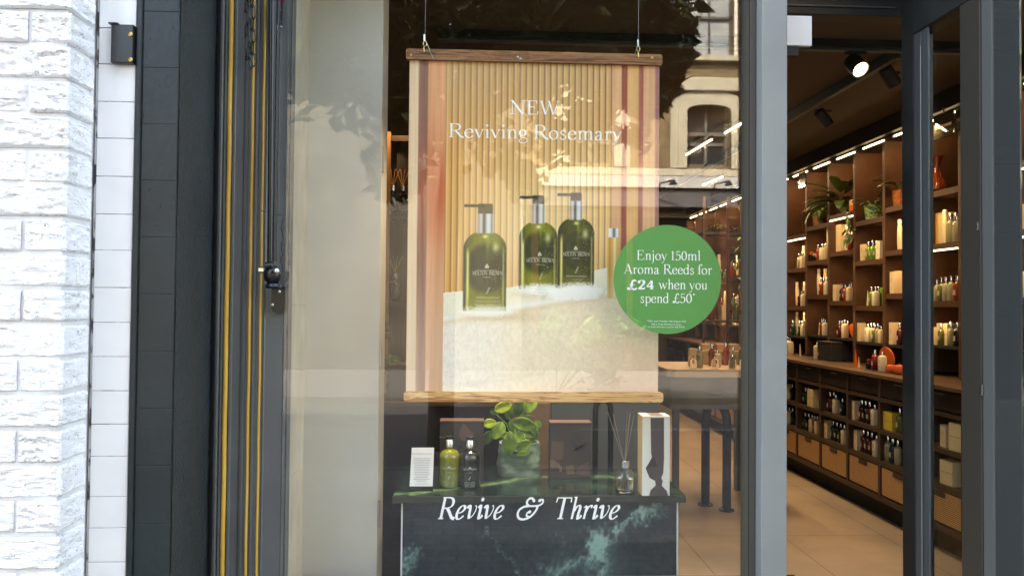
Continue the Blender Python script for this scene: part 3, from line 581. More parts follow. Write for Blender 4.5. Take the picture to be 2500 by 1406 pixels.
def poster_paint(S, Tt):
    nv, nu = S.shape; X = 995+S*612; Y = 952-Tt*802
    g = smooth_noise(nu, nv, 60, 3)*.5+smooth_noise(nu, nv, 150, 4)*.5
    im = np.zeros((nv, nu, 3))
    def put(mask, col, k=1.0):
        m_ = (mask*k)[..., None] if np.ndim(mask) == 2 else mask; im[:] = im*(1-m_)+np.array(col)*m_
    # slatted backdrop, glowing round the bottles
    glow = np.exp(-(((X-1330)/210)**2+((Y-560)/210)**2))
    ph = ((X-1084)/15.0) % 1; rib = np.sin(np.pi*ph)**.7
    base = np.array([176, 100, 40])[None, None]*(1-rib[..., None])+np.array([232, 164, 84])[None, None]*rib[..., None]
    lit = np.exp(-((ph-.25)/.10)**2)[..., None]
    im = base*(1-.6*lit)+np.array([255, 230, 168])*.6*lit
    dk = np.exp(-((ph-.98)/.07)**2)+np.exp(-((ph+.02)/.07)**2)
    im = im*(1-.45*np.clip(dk, 0, 1)[..., None]*sst(1100, 1500, X)[..., None]*1.0-.12*np.clip(dk, 0, 1)[..., None])
    top = 1-sst(150, 470, Y); im = im*(1-.35*top[..., None])+np.array([172, 166, 150])*.35*top[..., None]
    im = im*(1-.55*glow[..., None])+np.array([255, 240, 188])*.55*glow[..., None]
    # timber panels either side
    wood = (g*30-15)[..., None]
    def band(x0, x1, col): m_ = (sst(-2.2, 2.2, X-x0)*sst(2.2, -2.2, X-x1))[..., None]; im[:] = im*(1-m_)+(np.array(col)+wood)*m_
    band(995, 1018, (232, 198, 156)); band(1018, 1041, (146, 100, 84)); band(1041, 1084, (226, 160, 112))
    red = np.exp(-(((X-1062)/50)**2+((Y-470)/110)**2))*((X > 1018) & (X < 1084)); put(red, (196, 88, 48), .75)
    band(1490, 1514, (222, 168, 120)); band(1514, 1528, (158, 84, 64)); band(1528, 1556, (224, 170, 108)); band(1556, 1568, (168, 98, 78)); band(1568, 1597, (226, 172, 128)); band(1597, 1608, (160, 110, 100))
    fade = sst(560, 900, Y)*((X < 1084) | (X > 1490)); put(fade, (232, 205, 180), .45)
    # ledge
    n1 = smooth_noise(nu, nv, 90, 70); n2 = smooth_noise(nu, nv, 150, 140); n3 = rng.rand(nv, nu)
    ltop = np.where(X < 1235, 712-(X-1084)*.09, 700-(X-1235)*.21)
    led = ((Y > ltop) & (X > 1083) & (X < 1608)); lc = np.array([255, 244, 212])[None, None]-((n1*8)+(n2*8))[..., None]
    m_ = led.astype(float)[..., None]; im = im*(1-m_)+lc*m_
    ed = 783-(X-1084)*.17; m_ = sst(-3, 3, Y-ed)*led
    st_ = np.array([250, 230, 194])[None, None]+((n2-.5)*14+(n3-.5)*9+(n1-.5)*8)[..., None]+sst(1300, 1150, X)[..., None]*np.array([-2, 4, 18])
    im = im*(1-m_[..., None])+st_*m_[..., None]
    pk = np.exp(-(((X-1560)/170)**2+((Y-930)/110)**2))*m_; put(pk, (214, 172, 146), .6)
    put(np.exp(-((Y-ed)/9.)**2)*led, (222, 190, 146), .4)
    put(np.exp(-((Y-ed+9)/7.)**2)*led, (255, 250, 236), .7)
    def rr(x0, x1, y0, y1, r, soft=1.2):      # rounded-top block
        dx = np.abs(X-(x0+x1)/2)-((x1-x0)/2-r); dy = (y0+r)-Y
        d = np.where(dy > 0, np.hypot(np.maximum(dx, 0), np.maximum(dy, 0))-r, np.abs(X-(x0+x1)/2)-(x1-x0)/2)
        return sst(soft, -soft, d)*sst(soft, -soft, Y-y1)
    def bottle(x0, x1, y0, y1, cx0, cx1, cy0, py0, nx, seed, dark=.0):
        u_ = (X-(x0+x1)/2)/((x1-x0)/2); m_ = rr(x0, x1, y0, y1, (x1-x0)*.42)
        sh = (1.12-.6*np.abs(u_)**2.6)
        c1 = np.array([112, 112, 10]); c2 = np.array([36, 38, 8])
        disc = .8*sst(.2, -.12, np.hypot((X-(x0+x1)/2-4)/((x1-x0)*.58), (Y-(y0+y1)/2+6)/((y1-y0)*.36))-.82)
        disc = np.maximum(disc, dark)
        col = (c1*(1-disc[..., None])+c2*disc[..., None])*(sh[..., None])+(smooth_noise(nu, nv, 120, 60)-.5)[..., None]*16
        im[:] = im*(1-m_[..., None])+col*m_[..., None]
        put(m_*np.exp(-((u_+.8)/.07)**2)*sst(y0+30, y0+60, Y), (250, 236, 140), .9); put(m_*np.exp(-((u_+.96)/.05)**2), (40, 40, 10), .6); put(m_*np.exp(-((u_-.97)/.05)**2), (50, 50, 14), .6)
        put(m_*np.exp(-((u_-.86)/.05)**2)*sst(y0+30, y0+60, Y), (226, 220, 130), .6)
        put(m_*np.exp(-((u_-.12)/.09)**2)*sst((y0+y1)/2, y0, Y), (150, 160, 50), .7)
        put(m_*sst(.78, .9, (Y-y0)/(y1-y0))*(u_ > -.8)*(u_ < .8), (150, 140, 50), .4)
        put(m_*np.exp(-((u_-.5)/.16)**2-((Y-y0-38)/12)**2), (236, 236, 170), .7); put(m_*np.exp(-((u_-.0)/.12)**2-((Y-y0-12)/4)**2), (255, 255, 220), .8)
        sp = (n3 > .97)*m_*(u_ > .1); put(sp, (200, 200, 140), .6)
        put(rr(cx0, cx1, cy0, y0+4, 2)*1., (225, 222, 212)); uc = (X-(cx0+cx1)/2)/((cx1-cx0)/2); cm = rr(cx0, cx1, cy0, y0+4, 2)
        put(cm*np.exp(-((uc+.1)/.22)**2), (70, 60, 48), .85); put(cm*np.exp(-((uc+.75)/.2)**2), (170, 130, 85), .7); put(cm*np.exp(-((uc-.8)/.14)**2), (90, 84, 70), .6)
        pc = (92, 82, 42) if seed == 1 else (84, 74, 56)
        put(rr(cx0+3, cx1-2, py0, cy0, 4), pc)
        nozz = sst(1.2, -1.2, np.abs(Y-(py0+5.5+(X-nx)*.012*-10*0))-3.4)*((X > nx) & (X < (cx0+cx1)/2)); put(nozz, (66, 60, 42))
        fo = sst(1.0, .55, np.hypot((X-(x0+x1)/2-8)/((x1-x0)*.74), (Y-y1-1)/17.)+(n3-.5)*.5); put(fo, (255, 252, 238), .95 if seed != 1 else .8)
    for bx, by, bw in ((1312, 706, 80), (1404, 702, 75), (1188, 762, 84)): put(np.exp(-(((X-bx-30)/bw)**2+((Y-by-6)/12.)**2))*led, (196, 160, 104), .55)
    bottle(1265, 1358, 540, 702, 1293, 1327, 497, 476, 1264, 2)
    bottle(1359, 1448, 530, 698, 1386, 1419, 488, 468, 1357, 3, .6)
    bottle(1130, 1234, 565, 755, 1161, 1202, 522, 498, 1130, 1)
    fo = sst(1., .6, np.hypot((X-1400)/105., (Y-712-(X-1400)*-.05)/19.)+(n3-.5)*.35+(n1-.5)*.4); put(fo, (255, 252, 240), .9)
    sl = rr(1481, 1507, 574, 722, 2); us = (X-1494)/13.; put(sl, (226, 172, 84)); put(sl*np.exp(-((us-.35)/.25)**2), (255, 240, 190), .8); put(sl*np.exp(-((us+.55)/.15)**2), (190, 110, 40), .7)
    put(sl*sst(640, 720, Y), (250, 226, 180), .5)
    cpm = rr(1483, 1507, 553, 575, 1); put(cpm, (232, 232, 226)); put(cpm*np.exp(-((us-.2)/.3)**2), (70, 80, 78), .85)
    return im
pr_ = paint_grid('print', (pl, PY, pb), (prr-pl, 0, 0), (0, 0, pt-pb), 409, 535, poster_paint, vcmat('poster_print', .42), hp)
P(MB().box(pl, prr, PY+.0008, PY+.0022, pb, pt), 'backing_sheet', mat('paper_back', (.6, .58, .54, 1)), hp)
def rail(mb, x0, x1, z0, z1, y0, y1, r):
    pts = []
    for cx_, cz_, a0 in ((x1-r, z1-r, 0), (x0+r, z1-r, 90), (x0+r, z0+r, 180), (x1-r, z0+r, 270)):
        pts += [(cx_+r*math.cos(math.radians(a0+k*18)), cz_+r*math.sin(math.radians(a0+k*18))) for k in range(6)]
    return mb.prism(pts, (0, y1-y0, 0), (0, y0, 0))
def woodmat(name, c1, c2, sx, dist, scale=30):
    m = bpy.data.materials.new(name); m.use_nodes = True; n, l = m.node_tree.nodes, m.node_tree.links; b = n['Principled BSDF']; b.inputs['Roughness'].default_value = .45
    tc = n.new('ShaderNodeTexCoord'); mp = n.new('ShaderNodeMapping'); mp.inputs['Scale'].default_value = (sx, 1, 1); mp.inputs['Rotation'].default_value = (0, .05, 0)
    w = n.new('ShaderNodeTexNoise'); w.inputs['Scale'].default_value = scale; w.inputs['Detail'].default_value = 5; w.inputs['Distortion'].default_value = dist
    l.new(tc.outputs['Object'], mp.inputs[0]); l.new(mp.outputs[0], w.inputs[0])
    r = n.new('ShaderNodeValToRGB'); e = r.color_ramp.elements; e[0].position = .38; e[0].color = c1; e[1].position = .46; e[1].color = c2
    e2 = r.color_ramp.elements.new(.52); e2.color = c2; e3 = r.color_ramp.elements.new(.56); e3.color = c1; e4 = r.color_ramp.elements.new(.62); e4.color = c2
    l.new(w.outputs[0], r.inputs[0]); l.new(r.outputs[0], b.inputs['Base Color']); MATS[name] = m; return m
r1 = P(rail(MB(), -.262, .6655, 2.2225, 2.2615, PY-.012, PY+.010, .008), 'top_rail', woodmat('oak_dark', C(88, 54, 28), C(156, 108, 66), .03, 1.4, 90), hp)
r2 = P(rail(MB(), -.2555, .6745, 1.002, 1.038, PY-.012, PY+.010, .010), 'bottom_rail', woodmat('oak_light', C(170, 110, 58), C(232, 182, 118), .06, 1.1, 60), hp)
for px, py, par in ((1004, 135, r1), (1592, 141, r1), (1008, 965, r2), (1597, 965, r2)):
    q = aY(px, py, PY-.012); P(MB().lathe([(.0045, -.001), (.0045, .0008), (.001, .0012)], (0, 0, 0), 12).xf(Matrix.Translation(q) @ Matrix.Rotation(math.pi/2, 4, 'X')), 'screw', m_brass, par)
for (xw, tail) in ((aY(1037, 100, PY-.01).x, 1), (aY(1560, 100, PY-.01).x, -1)):
    zt_ = 2.2615
    P(MB().tube([(xw+.001, PY, 2.66), (xw, PY, zt_+.04)], .0011, 5), 'wire', mat('wire_grey', (.16, .16, .15, 1), rough=.4, metal=.5), hp)
    P(MB().tube([(xw-.002, PY, zt_+.055), (xw-.001, PY, zt_+.03)], .004, 8), 'crimp', m_steel, hp)
    P(MB().tube([(xw+.006*math.cos(a), PY, zt_+.022+.010*math.sin(a)) for a in [k*math.pi/5 for k in range(10)]], .0018, 6, True).tube([(xw-.001, PY-.013, zt_-.012), (xw-.003, PY-.012, zt_+.004), (xw, PY, zt_+.014)], .0022, 6), 'hook', m_brass, hp)
    P(MB().tube([(xw+.004*tail, PY-.004, zt_+.03), (xw+.018*tail, PY-.016, zt_-.006), (xw+.034*tail, PY-.02, zt_-.042 if tail > 0 else zt_-.005)], .0009, 5), 'wire_tail', m_steel, hp)
# printed words
ty = PY-.0004; kk = (prr-pl)/612
def pp(px, py): return (pl+(px-995)*kk, ty, pb+(952-py)*((pt-pb)/802))
mb = MB()
def wr(mb, txt, pxc, base, capx, width, **k):
    o = pp(pxc, base); write(mb, txt, capx*kk/.67, o, width=width*kk, **k)
for w_, px_, by_, wd_ in (('NEW', 1300, 281, 122), ('Reviving', 1187, 340, 198), ('Rosemary', 1405, 340, 220)):
    mb = MB(); wr(mb, w_, px_, by_, 34, wd_); P(mb, 'headline_word', m_cream, hp)
m_lab = mat('label_ink', (.55, .52, .36, 1), rough=.5)
for cx_, by_, sc in ((1187, 669, 1.0), (1315, 637, .93), (1403, 621, .9)):
    mb = MB()
    wr(mb, 'MOLTON', cx_-17*sc, by_, 9.5*sc, 36*sc, bold=1.35); P(mb, 'brand_word', m_lab, hp); mb = MB(); wr(mb, 'BROWN', cx_+22*sc, by_, 9.5*sc, 33*sc, bold=1.35); P(mb, 'brand_word', m_lab, hp); mb = MB()
    o = pp(cx_, by_+7); sans(mb, 'LONDON', .0065*sc, o)
    for k_, s_ in enumerate(('REVIVING ROSEMARY', {1187: 'BATH & SHOWER OIL-IN-GEL', 1315: 'SHAMPOO', 1403: 'CONDITIONER'}[cx_], {1187: 'HUILE-EN-GEL BAIN ET DOUCHE', 1315: 'SHAMPOOING', 1403: 'APRES-SHAMPOOING'}[cx_], 'MADE IN ENGLAND')):
        sans(mb, s_, .0085*sc if k_ == 0 else .0066*sc, pp(cx_+3, by_+(56+k_*7.3+(1.5 if k_ else 0))*sc))
    P(mb, 'small_lettering', m_lab, hp); mb = MB(); q = pp(cx_, by_-17*sc); mb.add([(q[0]+a*kk*sc*.75, q[1], q[2]+b*kk*sc*.75) for a, b in ((-6, -1), (6, -1), (7, 6), (4, 7), (3, 11), (0, 14), (-3, 11), (-4, 7), (-7, 6))], [tuple(range(9))])
    P(mb, 'crest_mark', m_lab, hp); mb = MB()
    for a_ in (12, 10): q = pp(cx_, by_-a_*sc); w_ = (24 if a_ == 12 else 30)*kk*sc; mb.add([(q[0]-w_, q[1], q[2]), (q[0]+w_, q[1], q[2]), (q[0]+w_, q[1], q[2]+.0007), (q[0]-w_, q[1], q[2]+.0007)], [(0, 1, 2, 3)])
    for k_ in range(5):
        q = pp(cx_+k_*1.6*sc, by_+(46-k_*3.4)*sc)
        for s_ in (-1, 1): mb.add([(q[0], q[1], q[2]), (q[0]+s_*.005*sc, q[1], q[2]+.004*sc), (q[0]+.001, q[1], q[2]+.0035*sc)], [(0, 1, 2)])
    P(mb, 'leaf_mark', m_lab, hp)

# ------------------------------------------------------------------ round sticker and lettering on the glass (inside face)
GY = .0068
c_ = aY(1630, 682, GY); rs = (aY(1761.5, 682, GY).x-aY(1498.5, 682, GY).x)/2
st = T('round_sticker', 'large round green offer sticker on the window beside the poster', 'sticker', (c_.x, GY, c_.z-rs))
m_green = mat('green_vinyl', (.083, .32, .065, 1), rough=.5)
P(MB().prism([(c_.x+rs*math.cos(2*math.pi*k/96), c_.z+rs*math.sin(2*math.pi*k/96)) for k in range(96)], (0, .0006, 0), (0, GY, 0)), 'disc', m_green, st)
k1 = rs/131.5
def sr(txt, px, py, cap, width, **k):
    mb = MB(); q = aY(px, py, GY-.0003); write(mb, txt, cap*k1/.67, q, width=width*k1, **k); P(mb, 'offer_words', m_white, st)
sr('Enjoy 150ml', 1632, 635, 23, 158); sr('Aroma Reeds for', 1631, 669, 23, 216)
sr('\u00a324', 1565, 706, 23, 66, bold=1.7); sr('when you', 1668, 706, 23, 120); sr('spend', 1598, 739, 23, 71); sr('\u00a350*', 1671, 739, 23, 58)
mb = MB()
for k_, (s_, py) in enumerate((('*Offer ends Tuesday 12th August 2025', 786), ('Ask a Team Member in store', 793.5), ('or moltonbrown.co.uk for full T&Cs.', 800))): sans(mb, s_, .0088, aY(1627, py, GY-.0003))
P(mb, 'small_print', m_white, st)
wl = T('window_lettering', 'white italic Revive and Thrive lettering on the lower window glass', 'lettering', (.19, GY, .61))
for txt, x0, x1 in (('Revive', 1072, 1236), ('&', 1264, 1326), ('Thrive', 1352, 1520)):
    q = aY((x0+x1)/2-8, 1266, GY-.0003); tot = sum(GI[c][0] for c in txt); mb = MB(); write(mb, txt, .0735/.67 if txt != '&' else .07/.67, q, width=(x1-x0)/1850*2.6*.98, shear=.27, glyphs=GI, bold=1.2); P(mb, 'word', m_white, wl)

# ------------------------------------------------------------------ awning gear on the frame
AY = -.045
aw_ = T('awning_arm', 'black awning arm with chrome bolts fixed to the window frame', 'awning arm', (Xp(672, AY), AY, 1.3))
def q3(px, py, Y=AY): return aY(px, py, Y)
P(MB().tube([(q3(660, 10).x, AY, 2.9), (q3(660, 650).x, AY, q3(660, 648).z)], .0105, 14), 'tube', m_black, aw_, smooth=True)
P(MB().box(q3(668, 0).x, q3(676, 0).x, AY-.006, AY+.01, q3(0, 640).z, 2.9).box(q3(679, 0).x, q3(683, 0).x, AY-.002, AY+.012, q3(0, 630).z, 2.9), 'channel', mat('black_channel', (.03, .033, .035, 1), rough=.3), aw_)
j = q3(665, 672)
jt = P(MB().ball(j, .031, 10, (.95, .8, 1.05)).lathe([(.024, -.016), (.028, -.01), (.024, 0)], (j.x+.004, AY, j.z-.028), 16).tube([(j.x-.018, AY-.01, j.z+.03), (j.x+.005, AY-.012, j.z+.033)], .014, 12), 'joint', m_black, aw_, smooth=True)
P(MB().lathe([(.0105, 0), (.0105, .016), (.004, .018)], n=6).xf(Matrix.Translation(q3(645, 659)) @ Matrix.Rotation(-math.pi/2, 4, 'Y')), 'bolt', m_chrome, jt)
P(MB().ball(q3(675, 662, AY-.02), .0105, 8, (1, .8, 1)), 'bolt', m_chrome, jt, smooth=True)
b0, b1 = q3(657, 765, .0), q3(691, 700, .0); hw = (b1.x-b0.x)/2; cxb = (b0.x+b1.x)/2+.008
P(MB().prism([(cxb-hw, b1.z), (cxb-hw, b0.z+hw*.8)]+[(cxb-hw*math.cos(math.pi*k/10), b0.z+hw*.8-hw*.8*math.sin(math.pi*k/10)) for k in range(1, 10)]+[(cxb+hw, b0.z+hw*.8), (cxb+hw, b1.z)], (0, .022, 0), (0, -.004, 0)), 'bracket', m_black, aw_)
for px, py in ((662, 744), (679, 712)):
    P(MB().lathe([(.0052, 0), (.0052, .002), (.003, .004), (.0028, .002), (.0005, .002)], (0, 0, 0), 12).xf(Matrix.Translation(q3(px+3, py, -.004)) @ Matrix.Rotation(math.pi/2, 4, 'X')), 'screw', m_steel, aw_)
b0, b1 = q3(669, 62, .0), q3(689, -5, .0); hw = (b1.x-b0.x)/2; cxb = (b0.x+b1.x)/2
P(MB().prism([(cxb-hw, b1.z), (cxb-hw, b0.z+hw)]+[(cxb-hw*math.cos(math.pi*k/8), b0.z+hw-hw*math.sin(math.pi*k/8)) for k in range(1, 8)]+[(cxb+hw, b0.z+hw), (cxb+hw, b1.z)], (0, .02, 0), (0, -.012, 0)), 'top_bracket', m_black, aw_)
P(MB().lathe([(.0055, 0), (.0055, .003), (.001, .003)], (0, 0, 0), 12).xf(Matrix.Translation(q3(682, 25, -.012)) @ Matrix.Rotation(math.pi/2, 4, 'X')), 'screw', m_steel, aw_)
P(MB().tube([q3(676, 66, -.02), q3(677, 94, -.02)], .0055, 10).tube([q3(670, 62, -.02), q3(689, 68, -.02)], .004, 8), 'pin', m_steel, aw_, smooth=True)
P(MB().box(q3(670, 0).x, q3(688, 0).x, -.0145, -.0125, q3(680, 9, -.013).z, q3(680, -6, -.013).z), 'maroon_label', mat('maroon', (.09, .01, .03, 1)), aw_)
mb = MB(); zz = [(676, 524), (690, 525), (692, 533), (687, 552), (684, 556), (690, 562), (694, 556), (690, 553), (687, 560), (692, 586), (686, 592), (691, 601), (694, 595), (689, 592), (686, 600), (690, 624), (684, 630), (689, 639), (692, 632), (686, 628), (684, 640), (690, 650), (690, 660)]
zz = [q3(a, b, AY-.01+.002*(k % 2)) for k, (a, b) in enumerate(zz)]
P(mb.tube(zz, .0011, 5).tube([q3(637, 514, AY+.01), q3(650, 517, AY+.01)], .0015, 5), 'safety_chain', m_black, aw_)
ch = T('hanging_chain', 'doubled black steel chain hanging in front of the gold beading', 'chain', (Xp(610, -.05), -.05, 2.1))
mb = MB()
def link(mb, c, h, w, ax, tilt=0):
    n = 16; pts = []
    for k in range(n):
        a = 2*math.pi*k/n; xx_ = w*math.cos(a); zz_ = w*math.sin(a)+(h-w)*(1 if math.sin(a) > 1e-6 else (-1 if math.sin(a) < -1e-6 else 0))
        xx_, zz_ = xx_*math.cos(tilt)-zz_*math.sin(tilt), xx_*math.sin(tilt)+zz_*math.cos(tilt)
        pts.append(Vector(c)+(Vector((xx_, 0, zz_)) if ax else Vector((xx_*.25, xx_, zz_))))
    mb.tube(pts, .0021, 6, True)
for k in range(8):
    link(mb, q3(616+(0 if k < 5 else -k+4), 146-29*k-0, -.05), .024, .0085, k % 2 == 0, .05)
    link(mb, q3(602-k*.1+(3 if k == 0 else 0), 130-29*k, -.05), .024, .0085, k % 2 == 1, -.12 if k < 2 else 0)
link(mb, q3(609, 153, -.052), .020, .0085, True, .35)
P(mb, 'links', m_black, ch, smooth=True)
# ------------------------------------------------------------------ wall shelving along the right side of the shop
XU, XL, XB = 2.81, 2.55, 3.12
m_wood = mat('walnut', C(88, 42, 23), rough=.42, col2=C(42, 21, 12), nscale=14, stretch=(1, 1, .07), ndet=5, dist=.6)
m_shelf = mat('bronze_shelf', C(82, 54, 34), rough=.5, col2=C(70, 45, 28), nscale=8, stretch=(1, .2, 1))
m_unit = mat('dark_bronze', C(62, 46, 33), rough=.45)
m_void = mat('black_back', (.006, .005, .004, 1), rough=.7)
m_led = mat('led', (1, .8, .5, 1), emit=(1, .78, .48, 1), estr=1.1)
m_rat = bpy.data.materials.new('rattan'); m_rat.use_nodes = True
n_, l_ = m_rat.node_tree.nodes, m_rat.node_tree.links; b_ = n_['Principled BSDF']; b_.inputs['Roughness'].default_value = .7
tc_ = n_.new('ShaderNodeTexCoord'); w_ = n_.new('ShaderNodeTexWave'); w_.bands_direction = 'Z'; w_.inputs['Scale'].default_value = 30; w_.inputs['Distortion'].default_value = 1.2; w_.inputs['Detail'].default_value = 2; w_.inputs['Detail Scale'].default_value = 6
r_ = n_.new('ShaderNodeValToRGB'); r_.color_ramp.elements[0].color = C(118, 84, 48); r_.color_ramp.elements[1].color = C(206, 158, 100)
l_.new(tc_.outputs['Object'], w_.inputs[0]); l_.new(w_.outputs[0], r_.inputs[0]); l_.new(r_.outputs[0], b_.inputs['Base Color'])
DIV = [2.512+.4135*k for k in range(-7, 13)]              # divider depths, k=0 at index 7
bays = [(DIV[i], DIV[i+1]) for i in range(len(DIV)-1)]
def h_(px, py): return aX(px, py, XU).z
SH = {10: [h_(1944, 579), h_(1944, 660), h_(1944, 752), h_(1944, 822)],
      9: [h_(1996, 554), h_(1996, 640.5), h_(1996, 725), h_(1996, 821)],
      8: [h_(2055, 526), h_(2055, 618), h_(2055, 740), h_(2055, 828)],
      7: [h_(2122, 541), h_(2122, 640.5), h_(2122, 752.5), h_(2122, 839)],
      6: [h_(2182, 509.5), h_(2182, 617), h_(2182, 723), h_(2182, 845)],
      5: [h_(2307, 468), h_(2307, 600), h_(2307, 742), h_(2307, 848)],
      4: [h_(2430, 440), h_(2430, 590), h_(2430, 722), h_(2430, 860)],
      3: [h_(2490, 403), h_(2490, 569), h_(2490, 735), h_(2490, 860)]}
wu = T('wall_shelving', 'long walnut wall shelving unit with lit bays along right side of shop', 'shelving unit', (2.85, 2.5, 0))
UT = 2.50; mb = MB()
for y in DIV: P(MB().box(XU, XB-.03, y-.016, y+.016, .945, UT), 'divider', m_shelf, wu)
P(MB().box(XB-.028, XB, DIV[0], DIV[-1], 1.13, 2.655), 'back_panel', m_wood, wu)
P(MB().box(XB-.027, XB+.001, DIV[0], DIV[-1], .94, 1.128), 'lower_back', m_void, wu)
P(MB().box(XU+.035, XB-.03, DIV[0]-.016, DIV[-1]+.016, UT+.032, 2.656).box(XU-.01, XU+.03, DIV[0]-.016, DIV[-1]+.016, UT+.045, 2.656), 'pelmet', mat('pelmet', (.012, .009, .007, 1), rough=.6), wu)
def area(name, loc, sx, sy, e, col, tgt, parent=None):
    a = bpy.data.lights.new(name, 'AREA'); a.shape = 'RECTANGLE'; a.size = sx; a.size_y = sy; a.energy = e*.085; a.color = col
    o = bpy.data.objects.new(name, a); COL.objects.link(o); o.location = Vector(loc)-(LOC[parent.name] if parent else Vector((0, 0, 0)))
    if parent: o.parent = parent
    o.rotation_euler = (Vector(loc)-Vector(tgt)).to_track_quat('Z', 'Y').to_euler(); return o
WARM = (1, .66, .38)
for i, (y0, y1) in enumerate(bays):
    hs = SH.get(i) or [1.95+.06*(i % 2), 1.62+.05*((i+1) % 2), 1.33-.04*(i % 2), 1.13]
    yc = (y0+y1)/2
    for k, z in enumerate(hs):
        t_ = .018 if k < 3 else .009
        P(MB().box(XU+.002, XB-.03, y0+.0165, y1-.0165, z-t_, z+t_), 'shelf', m_shelf if k < 3 else m_void, wu)
    P(MB().box(XU+.036, XU+.046, y0+.07, y1-.06, UT+.020, UT+.028), 'led_strip', m_led, wu)
    for k, zt in enumerate([UT+.02]+[z-.02 for z in hs[:3]]):
        e = 2.1 if k == 0 else 1.0
        if k and (i, k) not in ((10, 1), (8, 1), (5, 1), (5, 2), (3, 1), (3, 2), (6, 1)): e = .8
        area('led_light', (XU+.05, yc, zt-.004), .012, .3, e, WARM, (XB-.03, yc, zt-.35), wu)
        if (i, k) in ((10, 1), (8, 1), (5, 2), (3, 1), (3, 2)): P(MB().box(XU+.003, XU+.010, y0+.02, y1-.02, zt-.006, zt+.0015), 'led_strip', m_led, wu)
# counter and low cabinet
P(MB().bbox(XL-.03, XB, DIV[0], DIV[-1], .905, .93, .004), 'counter', mat('counter_wood', C(98, 72, 50), rough=.35, col2=C(80, 58, 40), nscale=10, stretch=(1, .1, 1)), wu)
rows = [(.757, .781), (.556, .584), (.356, .386), (.13, .166)]
for (a, b) in rows: P(MB().box(XL, XB-.03, DIV[0], DIV[-1], a, b), 'rail', m_unit, wu)
for y in DIV: P(MB().box(XL-.001, XB-.03, y-.014, y+.014, .131, .9045), 'divider', m_unit, wu)
P(MB().box(XB-.2, XB-.04, DIV[0], DIV[-1], .14, .9), 'lower_back', m_void, wu)
P(MB().box(XL+.08, XB, DIV[0], DIV[-1], 0, .1295), 'kickboard', m_void, wu)
for (y0, y1) in bays:
    d = P(MB().bbox(XL+.006, XL+.022, y0+.02, y1-.02, .79, .895, .002), 'drawer', mat('black_drawer', (.01, .008, .007, 1), rough=.45), wu)
    P(MB().box(XL+.002, XL+.0055, (y0+y1)/2-.04, (y0+y1)/2+.04, .875, .881), 'handle', m_steel, d)
    d = P(MB().box(XL+.004, XL+.02, y0+.024, y1-.024, .176, .348), 'rattan_drawer', m_rat, wu)
    P(MB().box(XL-.002, XL+.0035, (y0+y1)/2-.05, (y0+y1)/2+.05, .318, .346), 'handle', m_unit, d)
    P(MB().box(XL+.0205, XL+.03, y0+.015, y1-.015, .166, .356), 'drawer_rim', m_void, d)

